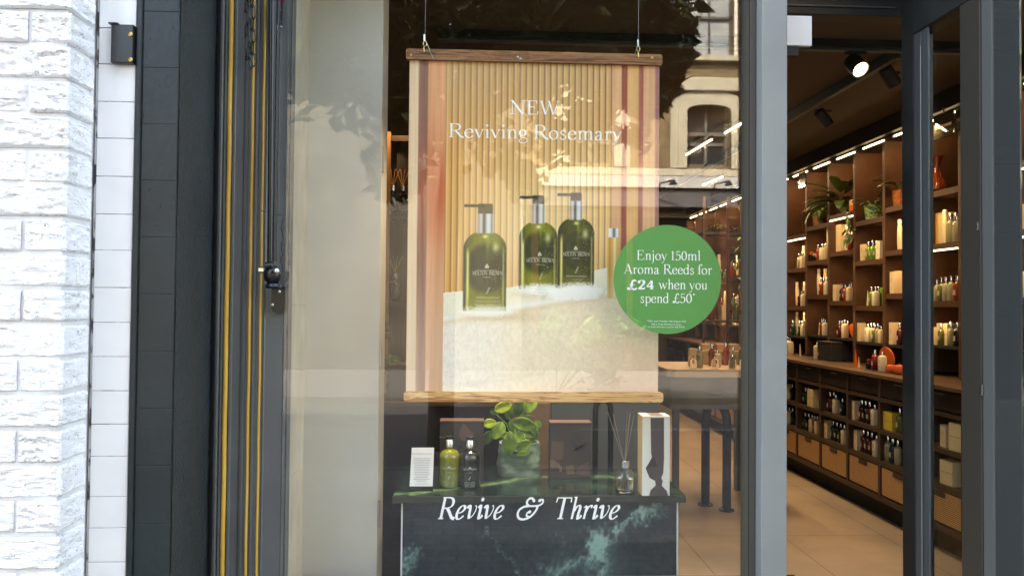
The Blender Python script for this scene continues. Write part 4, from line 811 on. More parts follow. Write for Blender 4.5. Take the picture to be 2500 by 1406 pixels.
# ------------------------------------------------------------------ products
def gmat(nm, col, tr=.35): return mat(nm, col, rough=.08, trans=tr, coat=.3)
LIQ = {'amber': C(150, 58, 18), 'plum': C(84, 26, 34), 'green': C(110, 140, 52), 'teal': C(20, 62, 58), 'black': C(16, 14, 14), 'olive': C(104, 108, 44),
       'clear': C(178, 168, 130), 'dark green': C(26, 56, 28), 'red': C(140, 24, 10), 'white': C(206, 192, 158), 'cream': C(204, 182, 140), 'orange': C(190, 84, 36), 'yellow': C(200, 168, 62)}
CACHE = {}
def meshes(kind, colr, s=1.0):
    key = (kind, colr)
    if key in CACHE: return CACHE[key]
    out = []; mb = MB()
    lm = gmat('liquid_'+colr.replace(' ', '_'), LIQ[colr]) if kind == 'bottle' else mat('pack_'+colr, LIQ[colr], rough=.45)
    m_pl = mat('label_print', (.35, .3, .22, 1), rough=.6)
    if kind == 'bottle':
        mb.lathe([(.018, 0), (.0205, .003), (.0205, .075), (.019, .086), (.012, .095), (.0075, .098), (.0075, .103)], n=16); out.append(('body', lm, mb, True))
        out.append(('cap', m_chrome, MB().lathe([(.0085, .1035), (.0088, .128), (.0075, .131)], n=12), True))
        if colr not in ('clear',): out.append(('label', m_pl, MB().box(-.0213, -.0208, -.008, .008, .03, .056), False))
    elif kind == 'lotion':
        mb.lathe([(.022, 0), (.0235, .003), (.0235, .085), (.021, .098), (.012, .104), (.008, .106)], n=16, sq=4); out.append(('body', lm, mb, True))
        out.append(('cap', m_chrome, MB().lathe([(.0085, .1065), (.0088, .13), (.0075, .133)], n=12), True))
        out.append(('label', m_pl, MB().box(-.0242, -.0237, -.011, .011, .055, .06).box(-.0242, -.0237, -.006, .006, .066, .078).box(-.0242, -.0237, -.008, .008, .03, .036), False))
    elif kind == 'tube':
        k = 10; prof = [(.005, .03), (.05, .029), (.12, .024), (.165, .017), (.176, .012)]; n = 14; vs = []
        for z, r in prof:
            f_ = .25+.75*(z/.176)
            for i in range(n): a = 2*math.pi*i/n; vs.append((r*f_*math.cos(a)*.8, r*math.sin(a), z))
        mb.add(vs, [(j*n+i, j*n+(i+1) % n, (j+1)*n+(i+1) % n, (j+1)*n+i) for j in range(len(prof)-1) for i in range(n)]+[tuple(range(n-1, -1, -1)), tuple((len(prof)-1)*n+i for i in range(n))])
        out.append(('body', lm, mb, True)); out.append(('cap', mat('cap_white', C(236, 226, 200), rough=.4), MB().lathe([(.011, .1765), (.0125, .18), (.012, .204), (.009, .206)], n=12), True))
    elif kind == 'box':
        out.append(('carton', lm, MB().bbox(-.026, .026, -.026, .026, 0, .135, .001), False)); out.append(('label', m_pl, MB().box(-.0272, -.0263, -.012, .012, .075, .079).box(-.0272, -.0263, -.005, .005, .085, .097).box(-.0272, -.0263, -.009, .009, .03, .034), False))
    elif kind == 'wide box':
        out.append(('carton', lm, MB().bbox(-.04, .04, -.1, .1, 0, .22, .002), False)); out.append(('stripe', mat('gold_stripe', C(190, 148, 84), rough=.4), MB().box(-.042, -.0403, -.03, .03, 0.001, .219), False))
    elif kind == 'gift set':
        out.append(('carton', lm, MB().bbox(-.03, .03, -.05, .05, 0, .12, .001), False)); out.append(('ribbon', m_pl, MB().box(-.0315, -.0303, -.05, .05, .06, .064), False))
    elif kind == 'card':
        out.append(('leaf', lm, MB().prism([(-.02, 0), (.02, 0), (.0, .11)], (.004, 0, 0), (0, 0, 0), (0, 1, 0)), False))
    elif kind == 'candle':
        out.append(('jar', mat('candle_jar', (.012, .01, .01, 1), rough=.15), MB().lathe([(.026, 0), (.028, .003), (.028, .055), (.024, .057)], n=16), True)); out.append(('lid', lm, MB().lathe([(.012, .0575), (.014, .06), (.014, .082), (.01, .085)], n=12), True))
    elif kind == 'pumpkin':
        n = 24; vs = []; prof = [(.012, 0), (.032, .006), (.044, .03), (.036, .056), (.01, .062)]
        for r, z in prof:
            for i in range(n): a = 2*math.pi*i/n; q = r*(1-.12*abs(math.cos(a*4))**6); vs.append((q*math.cos(a), q*math.sin(a), z))
        mb.add(vs, [(j*n+i, j*n+(i+1) % n, (j+1)*n+(i+1) % n, (j+1)*n+i) for j in range(len(prof)-1) for i in range(n)]+[tuple(range(n-1, -1, -1)), tuple((len(prof)-1)*n+i for i in range(n))])
        out.append(('shell', lm, mb, True)); out.append(('stem', m_shelf, MB().tube([(0, 0, .06), (.004, .002, .075)], .005, 6), True))
    elif kind == 'disc':
        out.append(('plate', lm, MB().lathe([(.001, 0), (.07, 0), (.07, .008), (.001, .008)], n=28).xf(Matrix.Translation((0, 0, .072)) @ Matrix.Rotation(math.radians(80), 4, 'Y')), True)); out.append(('foot', m_blackm, MB().box(-.015, .025, -.02, .02, 0, .004), False))
    r = [(n1, finish_mesh(n1, q, m, smooth=sm)) for n1, m, q, sm in out]
    CACHE[key] = r; return r
NM = {'bottle': 'bottle', 'lotion': 'lotion_bottle', 'tube': 'cream_tube', 'box': 'carton', 'wide box': 'gift_box', 'gift set': 'gift_carton', 'card': 'display_card', 'candle': 'candle_jar', 'pumpkin': 'ceramic_pumpkin', 'disc': 'display_disc'}
def product(kind, colr, loc, label, sc=1.0, rz=0., group='toiletries on the shop shelves'):
    t = T(NM[kind], label, NM[kind].replace('_', ' '), loc, rz, group); t.scale = (sc, sc, sc)
    for n1, me in meshes(kind, colr):
        o = bpy.data.objects.new(n1, me); COL.objects.link(o); o.parent = t
    return t
ORD = ['first', 'second', 'third', 'fourth', 'fifth', 'sixth', 'seventh', 'eighth']
BN = {10: 'first bay right of the grey column', 9: 'second bay right of the grey column', 8: 'third bay right of the grey column', 7: 'fourth bay right of the grey column', 6: 'last bay before the dark doorpost', 5: 'bay behind the side glass', 11: 'bay half hidden by grey column', 3: 'bay at the right picture edge', 4: 'bay behind the slate panel'}
SN = ['top shelf', 'second shelf', 'third shelf', 'lowest shelf', 'counter', 'upper cubby', 'lower cubby']
def place(bay, row, items, X=None):
    items = sorted(items, key=lambda q: q[2]); z = SH[bay][row]+(.0185 if row < 3 else .0095) if row < 4 else (.9305 if row == 4 else (.5845 if row == 5 else .3865))
    X_ = X or (XU+.04 if row < 4 else (XL+.12 if row == 4 else XL+.05)); cnt = {}
    for it in items: cnt[(it[0], it[1])] = cnt.get((it[0], it[1]), 0)+1
    seen = {}
    for it in items:
        kind, colr, px = it[:3]; sc = it[3] if len(it) > 3 else 1.0; dx = it[4] if len(it) > 4 else 0
        y = aX(px, 700, X_+dx).y; kk_ = (kind, colr); seen[kk_] = seen.get(kk_, 0)+1
        nm = NM[kind].replace('_', ' ')
        if nm.split()[0] == colr: nm = ' '.join(nm.split()[1:]) or nm
        pos = '' if cnt[kk_] == 1 else ORD[seen[kk_]-1]+' '
        where = {4: 'on the counter,', 5: 'in upper cubby,', 6: 'in lower cubby,'}.get(row, 'on '+SN[row] + ',')
        product(kind, colr, (X_+dx, y, z), f'{pos}{colr} {nm} {where} {BN[bay]}', sc, random.uniform(-.12, .12))
B, Lo, Tu, Bx, WB, GS, Cd, Ca, Pk, Di = 'bottle', 'lotion', 'tube', 'box', 'wide box', 'gift set', 'card', 'candle', 'pumpkin', 'disc'
place(10, 1, [(Tu, 'white', 1944, 1.0, .06), (Tu, 'white', 1962, 1.0, .06), (B, 'clear', 1951), (Lo, 'white', 1960)])
place(9, 1, [(Ca, 'orange', 1981), (Ca, 'white', 1988, .8), (B, 'amber', 1998), (Lo, 'white', 2008), (B, 'black', 2015, 1.1, .06), (Lo, 'cream', 2017)])
place(8, 1, [(WB, 'cream', 2046, 1.0, .05), (Tu, 'cream', 2068, 1.0, .03), (B, 'amber', 2076), (B, 'plum', 2081, 1.1, .05)])
place(7, 1, [(Bx, 'cream', 2111, .9), (B, 'green', 2121, 1.05), (B, 'green', 2131, 1.05), (B, 'green', 2141, 1.05), (Bx, 'white', 2151, .95)])
place(6, 1, [(Tu, 'cream', 2197), (B, 'black', 2190, 1, .08)])
place(10, 2, [(B, 'black', 1937, 1.05, .03), (Tu, 'white', 1946, 1.05, .04), (B, 'plum', 1953), (B, 'black', 1958, 1, .06), (Lo, 'white', 1962), (Tu, 'cream', 1964, 1.05, .08)])
place(9, 2, [(B, 'black', 1984, 1.1, .04), (Tu, 'white', 1999, 1.08, .05), (B, 'amber', 2006, 1.1), (B, 'plum', 2012, 1.1, .03), (Tu, 'cream', 2015, 1.08, .08), (Lo, 'white', 2019)])
place(8, 2, [(Bx, 'cream', 2044, .95), (B, 'plum', 2056), (B, 'amber', 2064), (Lo, 'cream', 2074), (B, 'clear', 2079, 1.1, .06)])
place(7, 2, [(Cd, 'cream', 2118, 1.0), (B, 'green', 2128, 1.05), (Lo, 'white', 2138, 1.0), (B, 'olive', 2145, 1.05, .05), (Di, 'green', 2153, .95, .09)])
place(6, 2, [(Bx, 'cream', 2187, 1.1), (Bx, 'white', 2199, 1.15, .05)])
place(10, 3, [(B, 'teal', 1936), (Tu, 'white', 1946, 1.0, .05), (B, 'teal', 1953), (Tu, 'cream', 1964, 1, .07), (B, 'dark green', 1958, 1, .05), (Lo, 'white', 1962)])
place(9, 3, [(Cd, 'cream', 2000), (B, 'amber', 2007), (Lo, 'white', 2015), (B, 'plum', 2011, 1.05, .05)])
place(8, 3, [(B, 'plum', 2050), (B, 'red', 2056, 1, .05), (Lo, 'cream', 2063, 1.05), (B, 'amber', 2070, 1.0, .05), (Di, 'orange', 2083, .8, .03)])
place(7, 3, [(Bx, 'cream', 2102, 1.0), (B, 'black', 2112, .9, .03), (Lo, 'white', 2120, 1.0), (B, 'clear', 2128, 1.05), (B, 'olive', 2136, 1.05), (B, 'clear', 2144, 1.05), (Lo, 'cream', 2152, .9)])
place(6, 3, [(Bx, 'cream', 2185, 1.1), (B, 'plum', 2197, 1.1)])
place(10, 4, [(Lo, 'white', 1929, 1.1), (Lo, 'cream', 1924, 1.1, .06), (Cd, 'white', 1953, .95)], XL+.2)
place(9, 4, [(Lo, 'white', 1995, 1.05), (B, 'amber', 2004, 1.1), (B, 'plum', 2011, 1.1, .04)], XL+.2)
place(7, 4, [(Cd, 'orange', 2088, 1.1), (Cd, 'cream', 2096, .7), (Ca, 'red', 2122, .8), (B, 'red', 2136, 1.05), (Lo, 'white', 2154, 1.0), (Di, 'orange', 2164, 1.1, .08)], XL+.12)
place(6, 4, [(Pk, 'orange', 2176, .85), (Pk, 'orange', 2196, .95)], XL+.12)
place(11, 5, [(Bx, 'cream', 1927, .9)]) if False else None
place(10, 5, [(Bx, 'cream', 1925, .9), (B, 'black', 1935)])
place(9, 5, [(B, 'black', 1960), (B, 'dark green', 1967), (B, 'black', 1974, 1, .04), (GS, 'cream', 1988, 1.1)])
place(8, 5, [(Bx, 'cream', 2014, .85), (B, 'plum', 2027, 1.1), (B, 'black', 2036, 1.1, .03), (Lo, 'white', 2041, 1.0), (B, 'teal', 2057, .9)])
place(7, 5, [(Bx, 'cream', 2090, .95), (B, 'plum', 2105, 1.1), (B, 'black', 2114, 1.1), (B, 'plum', 2124, 1.1), (Lo, 'white', 2136, 1.0)])
place(6, 5, [(GS, 'yellow', 2176, .95), (B, 'olive', 2197, 1.15)])
place(10, 6, [(Lo, 'white', 1928), (B, 'dark green', 1936)])
place(9, 6, [(B, 'black', 1959), (B, 'teal', 1967), (B, 'black', 1975), (Lo, 'white', 1983), (B, 'plum', 1990), (Lo, 'cream', 1996)])
place(8, 6, [(Bx, 'cream', 2022, .95), (B, 'dark green', 2035, 1.05), (B, 'dark green', 2044, 1.05), (B, 'dark green', 2053, 1.05), (Lo, 'cream', 2062)])
place(7, 6, [(Bx, 'cream', 2097, .98), (B, 'plum', 2109, 1.1), (B, 'plum', 2119, 1.1), (B, 'plum', 2129, 1.1), (Lo, 'white', 2140, 1.02)])
place(6, 6, [(B, 'clear', 2168, 1.2), (B, 'teal', 2180, 1.15), (B, 'clear', 2192, 1.15)])
place(5, 1, [(WB, 'cream', 2296, .95, .1), (Tu, 'cream', 2308, 1.0), (B, 'clear', 2322, 1.35), (B, 'clear', 2337, 1.3)], XU+.04)
place(5, 2, [(B, 'clear', 2288), (B, 'olive', 2299, 1.1), (B, 'clear', 2310, 1.1), (GS, 'cream', 2326, .8, .08), (B, 'clear', 2323, 1.15), (B, 'amber', 2338, 1.15)])
place(5, 3, [(Bx, 'cream', 2287, .8), (B, 'olive', 2298), (GS, 'cream', 2312, 1.1, .04), (B, 'clear', 2322, 1.1, .01), (B, 'black', 2338, 1.1)])
place(3, 1, [(GS, 'cream', 2492, 1.1), (B, 'amber', 2487, 1.1)]); place(3, 2, [(Lo, 'white', 2493, 1.3)]); place(3, 3, [(B, 'plum', 2490, 1.2)])
place(5, 5, [(Bx, 'cream', 2310, .9)]); place(5, 6, [(GS, 'cream', 2322, 1.1)]); place(4, 5, [(GS, 'cream', 2350, 1.25)]); 

# black box, trays and stands on the counter
def at_c(px, X, z=.9305): q = aX(px, 800, X); return Vector((X, q.y, z))
q = at_c(2042, XL+.28); t = T('black_box', 'plain black box on the counter below the third lit bay', 'box', q)
P(MB().bbox(q.x-.1, q.x+.1, q.y-.12, q.y+.12, q.z, q.z+.135, .004), 'body', m_blackm, t); P(MB().bbox(q.x-.104, q.x+.104, q.y-.124, q.y+.124, q.z+.1355, q.z+.15, .003), 'lid', mat('box_lid', C(40, 28, 20), rough=.5), t)
for px, r, lab in ((2002, .09, 'round black tray under bottles on the counter near grey column'), (2158, .17, 'long black tray with orange candles on counter by the doorpost')):
    q = at_c(px, XL+(.2 if px < 2100 else .12), .9302); t = T('serving_tray', lab, 'tray', q, group='black trays on the counter')
    P(MB().lathe([(.05, 0), (.1, .0), (.105, .006), (.1, .003), (.05, .0015)], n=28).xf(Matrix.Translation(q) @ Matrix.Diagonal((r/.1*.55 if px > 2100 else .9, r/.1, .08 if px > 2100 else .1, 1))), 'tray', m_blackm, t)
# shelf plants and pots -------------------------------------------------------
def leaf(mb, base, d, ln, wd, fold=.15, curl=.3, nseg=6, up=(0, 0, 1), shape=1.0):
    base, d, up = Vector(base), Vector(d).normalized(), Vector(up); s = d.cross(up)
    if s.length < .1: s = d.cross(Vector((1, 0, 0)))
    s.normalize(); nn = s.cross(d).normalized(); k = len(mb.v)
    for i in range(nseg+1):
        t_ = i/nseg; w = wd*.5*math.sin(math.pi*min(1, max(.0, t_**shape*.94+.03)))**.75
        c = base+d*ln*t_-nn*curl*ln*t_*t_
        mb.v += [tuple(c+s*w+nn*fold*w), tuple(c), tuple(c-s*w+nn*fold*w)]
    for i in range(nseg):
        a = k+3*i; mb.f += [(a, a+1, a+4, a+3), (a+1, a+2, a+5, a+4)]
    return mb
m_leafd = mat('shelf_leaf', C(58, 84, 36), rough=.4, col2=C(120, 140, 84), nscale=30)
def shelf_plant(bay, px, potm, lab, leaves, ln, wd, r, hgt, droop, potcol=None):
    z = SH[bay][0]+.0185; y = aX(px, 600, XU+.1).y; q = Vector((XU+.1, y, z)); t = T('potted_plant', lab, 'potted plant', q)
    P(MB().lathe([(r*.75, 0), (r*.8, .003), (r, hgt), (r*.9, hgt), (r*.86, hgt-.012), (.001, hgt-.014)], q, 20), 'pot', potm, t, smooth=True)
    mb = MB()
    for k in range(leaves):
        a = k*2.4+random.random(); e = random.uniform(.0, 1.0); d = Vector((math.cos(a)*.8-.25, math.sin(a), e*1.3-.2 if not droop else e*.9-.5))
        st_ = q+Vector((0, 0, hgt*.9)); m_ = st_+Vector((d.x*r*.9, d.y*r*.9, .03+e*ln*.5))
        mb.tube([st_, m_], .002, 4); leaf(mb, m_, d, ln*random.uniform(.7, 1.1), wd*random.uniform(.8, 1.1), curl=.35 if not droop else .7)
    P(mb, 'foliage', m_leafd, t)
shelf_plant(9, 2000, mat('tan_pot', C(178, 122, 84), rough=.6), 'trailing plant in tan pot on the top shelf of second bay', 26, .12, .028, .06, .1, True)
shelf_plant(8, 2052, mat('brown_pot', C(70, 34, 22), rough=.5), 'bushy broad leaved plant on top shelf of the third bay', 30, .25, .085, .055, .08, False)
shelf_plant(7, 2134, mat('green_glaze', C(150, 170, 110), rough=.3, col2=C(52, 90, 44), nscale=60, ramp=(.45, .55)), 'green patterned pot with small plant on fourth bay top shelf', 7, .07, .03, .07, .115, False)
shelf_plant(6, 2199, mat('woven_pot', C(190, 116, 54), rough=.7, col2=C(110, 58, 24), nscale=110), 'woven pot with small plant on top shelf beside doorpost', 18, .13, .06, .055, .12, False)
q = Vector((XU+.06, aX(2098, 540, XU+.06).y, SH[7][0]+.0185)); t = T('trailing_plant', 'trailing ivy hanging over the shelf edge left of green patterned pot', 'plant', q)
P(MB().lathe([(.03, 0), (.036, .05), (.03, .05)], q, 14), 'pot', m_blackm, t); mb = MB()
for k in range(26):
    zz = .09-random.random()*.24; p_ = q+Vector((-.06-random.random()*.03, random.uniform(-.04, .05), zz)); leaf(mb, p_, (random.uniform(-1, .2), random.uniform(-1, 1), random.uniform(-1, .2)), .05, .028, curl=.4)
for k in range(3): mb.tube([q+Vector((0, 0, .05)), q+Vector((-.07, .01*k, .06)), q+Vector((-.075, .015*k-.02, -.14))], .0015, 4)
P(mb, 'vines', m_leafd, t)
q = Vector((XU+.03, aX(2079, 520, XU+.03).y, SH[8][0]+.0185)); t = T('orange_card', 'orange printed card standing beside the bushy plant on a shelf', 'display card', q)
P(MB().box(q.x, q.x+.004, q.y-.035, q.y+.035, q.z, q.z+.05), 'lower_panel', mat('orange_card', C(222, 104, 40)), t); P(MB().box(q.x, q.x+.004, q.y-.035, q.y+.035, q.z+.0505, q.z+.09), 'upper_panel', mat('peach_card', C(228, 178, 118)), t)
P(MB().lathe([(.001, 0), (.011, 0), (.011, .002), (.001, .002)], n=14).xf(Matrix.Translation((q.x-.0005, q.y-.02, q.z+.073)) @ Matrix.Rotation(-math.pi/2, 4, 'Y')), 'dot', mat('navy_dot', C(60, 56, 80)), t)
# vase behind the side glass
q = Vector((XU+.05, aX(2288, 440, XU+.05).y, SH[5][0]+.0185)); t = T('orange_vase', 'glossy amber orange glass vase with narrow neck behind the side glass', 'vase', q)
P(MB().lathe([(.03, 0), (.052, .015), (.055, .04), (.045, .07), (.025, .1), (.017, .14), (.016, .17), (.022, .2), (.034, .222), (.031, .222), (.018, .198), (.001, .19)], q, 26), 'body', mat('amber_glass', C(150, 64, 28), rough=.06, coat=1, trans=.35), t, smooth=True)
# hanging shelf signs
def hsign(px, py, txt, w, hgt, lab, X=XU-.01):
    c = aX(px, py, X); t = T('shelf_sign', lab, 'sign', c, group='hanging signs above the shelves')
    P(MB().bbox(X-.003, X+.003, c.y-w/2, c.y+w/2, c.z-hgt/2, c.z+hgt/2, .002), 'plate', mat('sign_plate', (.05, .048, .035, 1), rough=.12, coat=1), t)
    P(MB().box(X-.002, X+.002, c.y-.006, c.y+.006, c.z+hgt/2, c.z+hgt/2+.03), 'bracket', m_brass, t)
    if txt:
        mb = MB(); write(mb, txt, .035, (X-.0036, c.y, c.z-.012), u=(0, -1, 0), nrm=(-1, 0, 0), width=w*.8, bold=1.3); P(mb, 'lettering', mat('sign_letters', C(250, 226, 180)), t)
G['F'] = (.6, [('l', TK, [(.17, 0), (.17, .67)]), ('l', TN, [(.1, .66), (.53, .66)]), ('l', TN, [(.17, .36), (.42, .36)]), ('l', .035, [(.53, .67), (.54, .53)]), ('s', .17, 0, .1)])
G['c'] = (.4, [('c', 0, [(.35, .34), (.28, .41), (.19, .42), (.09, .34), (.06, .2), (.1, .06), (.2, 0), (.3, .03), (.36, .1)])])
G['H'] = (.76, [('l', TK, [(.17, 0), (.17, .67)]), ('l', TK, [(.6, 0), (.6, .67)]), ('l', TN, [(.17, .36), (.6, .36)]), ('s', .17, 0, .1), ('s', .6, 0, .1), ('s', .17, .67, .1), ('s', .6, .67, .1)])
hsign(2304, 306, 'Fragrance', .2, .15, 'dark glossy shelf sign reading Fragrance behind the side glass')
hsign(2349, 290, 'Home', .12, .13, 'dark shelf sign half hidden behind the side glass mullion')
hsign(1958, 440, 'Hair', .14, .13, 'dark shelf sign hanging in the first lit bay beside grey column')

# ------------------------------------------------------------------ doorway: post, header, glazed side screen
SX = 1.6
ds = T('side_screen', 'dark framed glass side screen running back along the right of the entrance', 'glazed screen', (SX, 0, 0))
P(MB().bbox(SX, SX+.075, .106, .183, 0, 2.776, .002), 'door_post', m_dark, ds)
P(MB().bbox(SX+.002, SX+.03, .062, .105, 0, 2.357, .003).bbox(SX+.006, SX+.02, .046, .0615, 0, 2.357, .003), 'stile', m_dark2, ds)
P(MB().tube([(SX+.0015, .062, .05*k+.05) for k in range(46)], .0015, 4), 'sealant', mat('pale_sealant', (.25, .25, .2, 1)), ds)
P(MB().bbox(SX+.004, SX+.012, .022, .0455, 0, 2.357, .002), 'glazing_bead', m_dark2, ds)
P(MB().bbox(SX, SX+.07, -.264, -.163, 0, 2.357, .003), 'mullion', mat('bronze_mullion', (.035, .033, .027, 1), rough=.4), ds)
P(MB().bbox(SX+.004, SX+.014, -.315, -.2645, 0, 2.357, .003), 'stile', mat('slate_light', (.085, .092, .093, 1), rough=.35), ds)
P(MB().box(SX+.008, SX+.014, -.430, -.3155, 0, 2.357), 'slate_panel', mat('slate_panel', (.04, .047, .048, 1), rough=.06, coat=1), ds)
P(MB().bbox(SX-.002, SX+.07, -.7, .105, 2.3575, 2.776, .003), 'fascia', m_dark, ds)
P(MB().bbox(SX+.005, SX+.06, -.05, -.0005, 2.30, 2.3565, .003) if False else MB().box(SX+.01, SX+.05, -.162, -.0005, .02, .1), 'bottom_rail', m_dark2, ds)
P(MB().box(SX+.014, SX+.020, -.1625, .0455, .101, 2.357).box(SX+.024, SX+.030, -.7, -.4305, .0, 2.357), 'glass', m_glass2, ds)
P(MB().bbox(SX-.004, SX+.002, -.255, -.246, 1.60, 1.625, .001).bbox(SX-.004, SX+.002, -.272, -.262, 1.075, 1.11, .001), 'catch', m_steel, ds)
dh = T('door_header', 'black door header with thin lighter line above the entrance', 'door header', (1.3, .27, 2.4))
hz = aY(2060, 38, .22).z
P(MB().bbox(1.056, SX+.07, .22, .3, hz, 2.776, .003), 'beam', m_dark, dh); P(MB().box(1.057, SX-.001, .214, .219, hz+.03, hz+.036), 'groove', m_dark2, dh)
# right front shop glass, out of frame, closes the bay beside the entrance
fr = T('bay_window', 'side display bay glazing right of the entrance', 'window', (2.4, -.72, 0))
P(MB().box(SX, 3.35, -.712, -.706, .3, 2.776), 'glass', m_glass2, fr); P(MB().box(SX, 3.35, -.74, -.70, -.1, .2995), 'stallriser', m_dark, fr)
struct(MB().box(3.16, 3.35, -.74, -.1, 0, 2.776), 'bay_side_wall', m_wallb); struct(MB().box(SX, 3.35, -.74, -.101, -.12, 0).box(1.05, SX, -.74, -.101, -.12, -.03), 'bay_floor', m_floor)

# white panel sign inside the doorway
p0, p1 = aY(1915, 113, .05), aY(1980, 42, .05)
t = T('white_door_sign', 'small blank white panel fixed beside the top of the doorway', 'panel', (p0.x, .05, p0.z))
P(MB().bbox(p0.x-.05, p1.x, .042, .058, p0.z, p1.z, .0015), 'face', mat('white_plastic', (.86, .88, .88, 1), rough=.4, emit=None, estr=0), t)
P(MB().box(p0.x, aY(1948, 120, .05).x, .043, .07, aY(1948, 138, .05).z, p0.z-.002), 'sensor', m_blackm, t)

# ------------------------------------------------------------------ ceiling beam, track and spotlights
zb0, zb1 = aY(2060, 114, 1.0).z, aY(2060, 92, 1.0).z
t = T('ceiling_beam', 'black beam crossing the shop ceiling inside the doorway', 'beam', (1.5, 1.0, zb0))
P(MB().bbox(-.2, 2.6, 1.0, 1.08, zb0, zb1, .002), 'beam', m_dark, t); P(MB().box(-.2, 2.6, 1.02, 1.05, zb0-.012, zb0-.001), 'track', m_dark2, t)
tk = T('ceiling_track', 'long black lighting track running back along the shop ceiling', 'lighting track', (2.1, 3, 2.6))
P(MB().bbox(2.085, 2.118, 1.085, 7, 2.6, 2.659, .003), 'rail', m_dark2, tk)
def spot(px, py, d_y, L, r, dirv, lab, lit, zt, e=20, tgt=None):
    c = aY(px, py, d_y); t = T('spotlight', lab, 'spotlight', c, group='black track spotlights'); dv = Vector(dirv).normalized()
    M = Matrix.Translation(c) @ dv.to_track_quat('Z', 'Y').to_matrix().to_4x4()
    P(MB().lathe([(r*.5, -L/2), (r*.93, -L/2+.008), (r, -L/2+.02), (r, L/2), (r*.9, L/2), (r*.84, L/2-.012), (.001, L/2-.014)], n=24).xf(M), 'body', m_blackm, t, smooth=True)
    P(MB().tube([c-dv*L*.3+Vector((0, 0, r*.6)), (c.x-dv.x*L*.3, c.y, zt)], .008, 8).box(c.x-.05, c.x+.05, c.y-.012, c.y+.012, zt-.012, zt), 'mount', m_blackm, t)
    lens = P(MB().lathe([(.001, 0), (r*.83, 0), (r*.83, .002), (.001, .002)], n=24).xf(M @ Matrix.Translation((0, 0, L/2-.008))), 'lens', mat('lit_lens', (1, .85, .6, 1), emit=(1, .82, .45, 1), estr=1.8) if lit else mat('unlit_lens', (.3, .25, .18, 1), rough=.1), t)
    s = bpy.data.lights.new('lamp', 'SPOT'); s.energy = e*.09; s.spot_size = math.radians(75); s.spot_blend = .8; s.color = (1, .72, .44); s.shadow_soft_size = .03
    o = bpy.data.objects.new('lamp', s); COL.objects.link(o); o.parent = t; o.location = dv*(L/2+.01)
    o.rotation_euler = (-(dv if tgt is None else (Vector(tgt)-c).normalized())).to_track_quat('Z', 'Y').to_euler()
zt = zb0-.013
spot(2089, 160, 1.04, .10, .043, (.18, -.75, -.72), 'lit black spotlight under the ceiling beam facing the street', True, zt, 16, (1.9, 1.0, 0))
spot(2172, 186, 1.3, .115, .036, (.62, .2, -.72), 'unlit black spotlight hanging from the track close to the doorpost', False, 2.6, 26)
spot(2010, 288, 2.1, .12, .036, (.62, .1, -.74), 'dark black spotlight hanging from the track near grey column', False, 2.6, 26)
for px, py, y, lab in ((1960, 350, 3.4, 'small far spotlight on the track just right of the grey column'),):
    pass
for y in (4.4, 6.0): 
    a = bpy.data.lights.new('downlight', 'SPOT'); a.energy = 4.5; a.spot_size = math.radians(120); a.spot_blend = 1; a.color = (1, .72, .45); a.shadow_soft_size = .05
    o = bpy.data.objects.new('downlight', a); COL.objects.link(o); o.parent = tk; o.location = Vector((2.1, y, 2.59))-LOC[tk.name]
# linear ceiling lamps seen through the window
for (x0, y0_, x1, y1_, lab) in ((1770, 325, 1832, 290, 'glowing linear ceiling lamp seen through glass near grey column'), (1676, 378, 1738, 341, 'glowing linear ceiling lamp seen through glass right of the poster'), (1716, 452, 1764, 432, 'short glowing ceiling lamp above the gooseneck lamp reflections')):
    a_, b_2 = aZ(x0, y0_, 2.58), aZ(x1, y1_, 2.58); t = T('linear_lamp', lab, 'ceiling lamp', (a_+b_2)/2, group='linear ceiling lamps')
    P(MB().tube([a_, b_2], .007, 8), 'diffuser', mat('lamp_tube', (1, .8, .55, 1), emit=(1, .78, .52, 1), estr=.8), t); la = area('lamp', tuple((a_+b_2)/2-Vector((0, 0, .02))), .06, .4, 14, (1, .8, .58), tuple((a_+b_2)/2-Vector((0, 0, 1))), t); P(MB().tube([a_+Vector((0, 0, .03)), b_2+Vector((0, 0, .022))], .011, 6), 'housing', m_blackm, t)

# ------------------------------------------------------------------ centre island seen through the window
zi = aY(1700, 921, 2.3).z; xi0 = aY(1632, 915, 2.3).x; xi1 = aY(1905, 915, 2.3).x
it = T('display_island', 'pale round ended display island in the middle of shop', 'display table', ((xi0+xi1)/2, 2.6, 0))
pts = [(xi0+.04, 2.3), (xi1-.04, 2.3), (xi1, 2.34), (xi1, 2.96), (xi1-.04, 3.0), (xi0+.04, 3.0), (xi0, 2.96), (xi0, 2.34)]
P(MB().prism(pts, (0, 0, .05), (0, 0, zi), (1, 0, 0), (0, 1, 0)), 'top', mat('island_top', C(214, 188, 158), rough=.35), it)
P(MB().box(xi0+.02, xi1-.02, 2.32, 2.98, zi-.21, zi-.001), 'body', mat('island_body', C(92, 90, 82), rough=.5, col2=C(78, 78, 72), nscale=5), it)
for x in (xi0+.05, xi1-.09):
    for y in (2.36, 2.9): P(MB().box(x, x+.04, y, y+.04, 0, zi-.2105), 'leg', m_dark2, it)
zt_i = zi+.0505
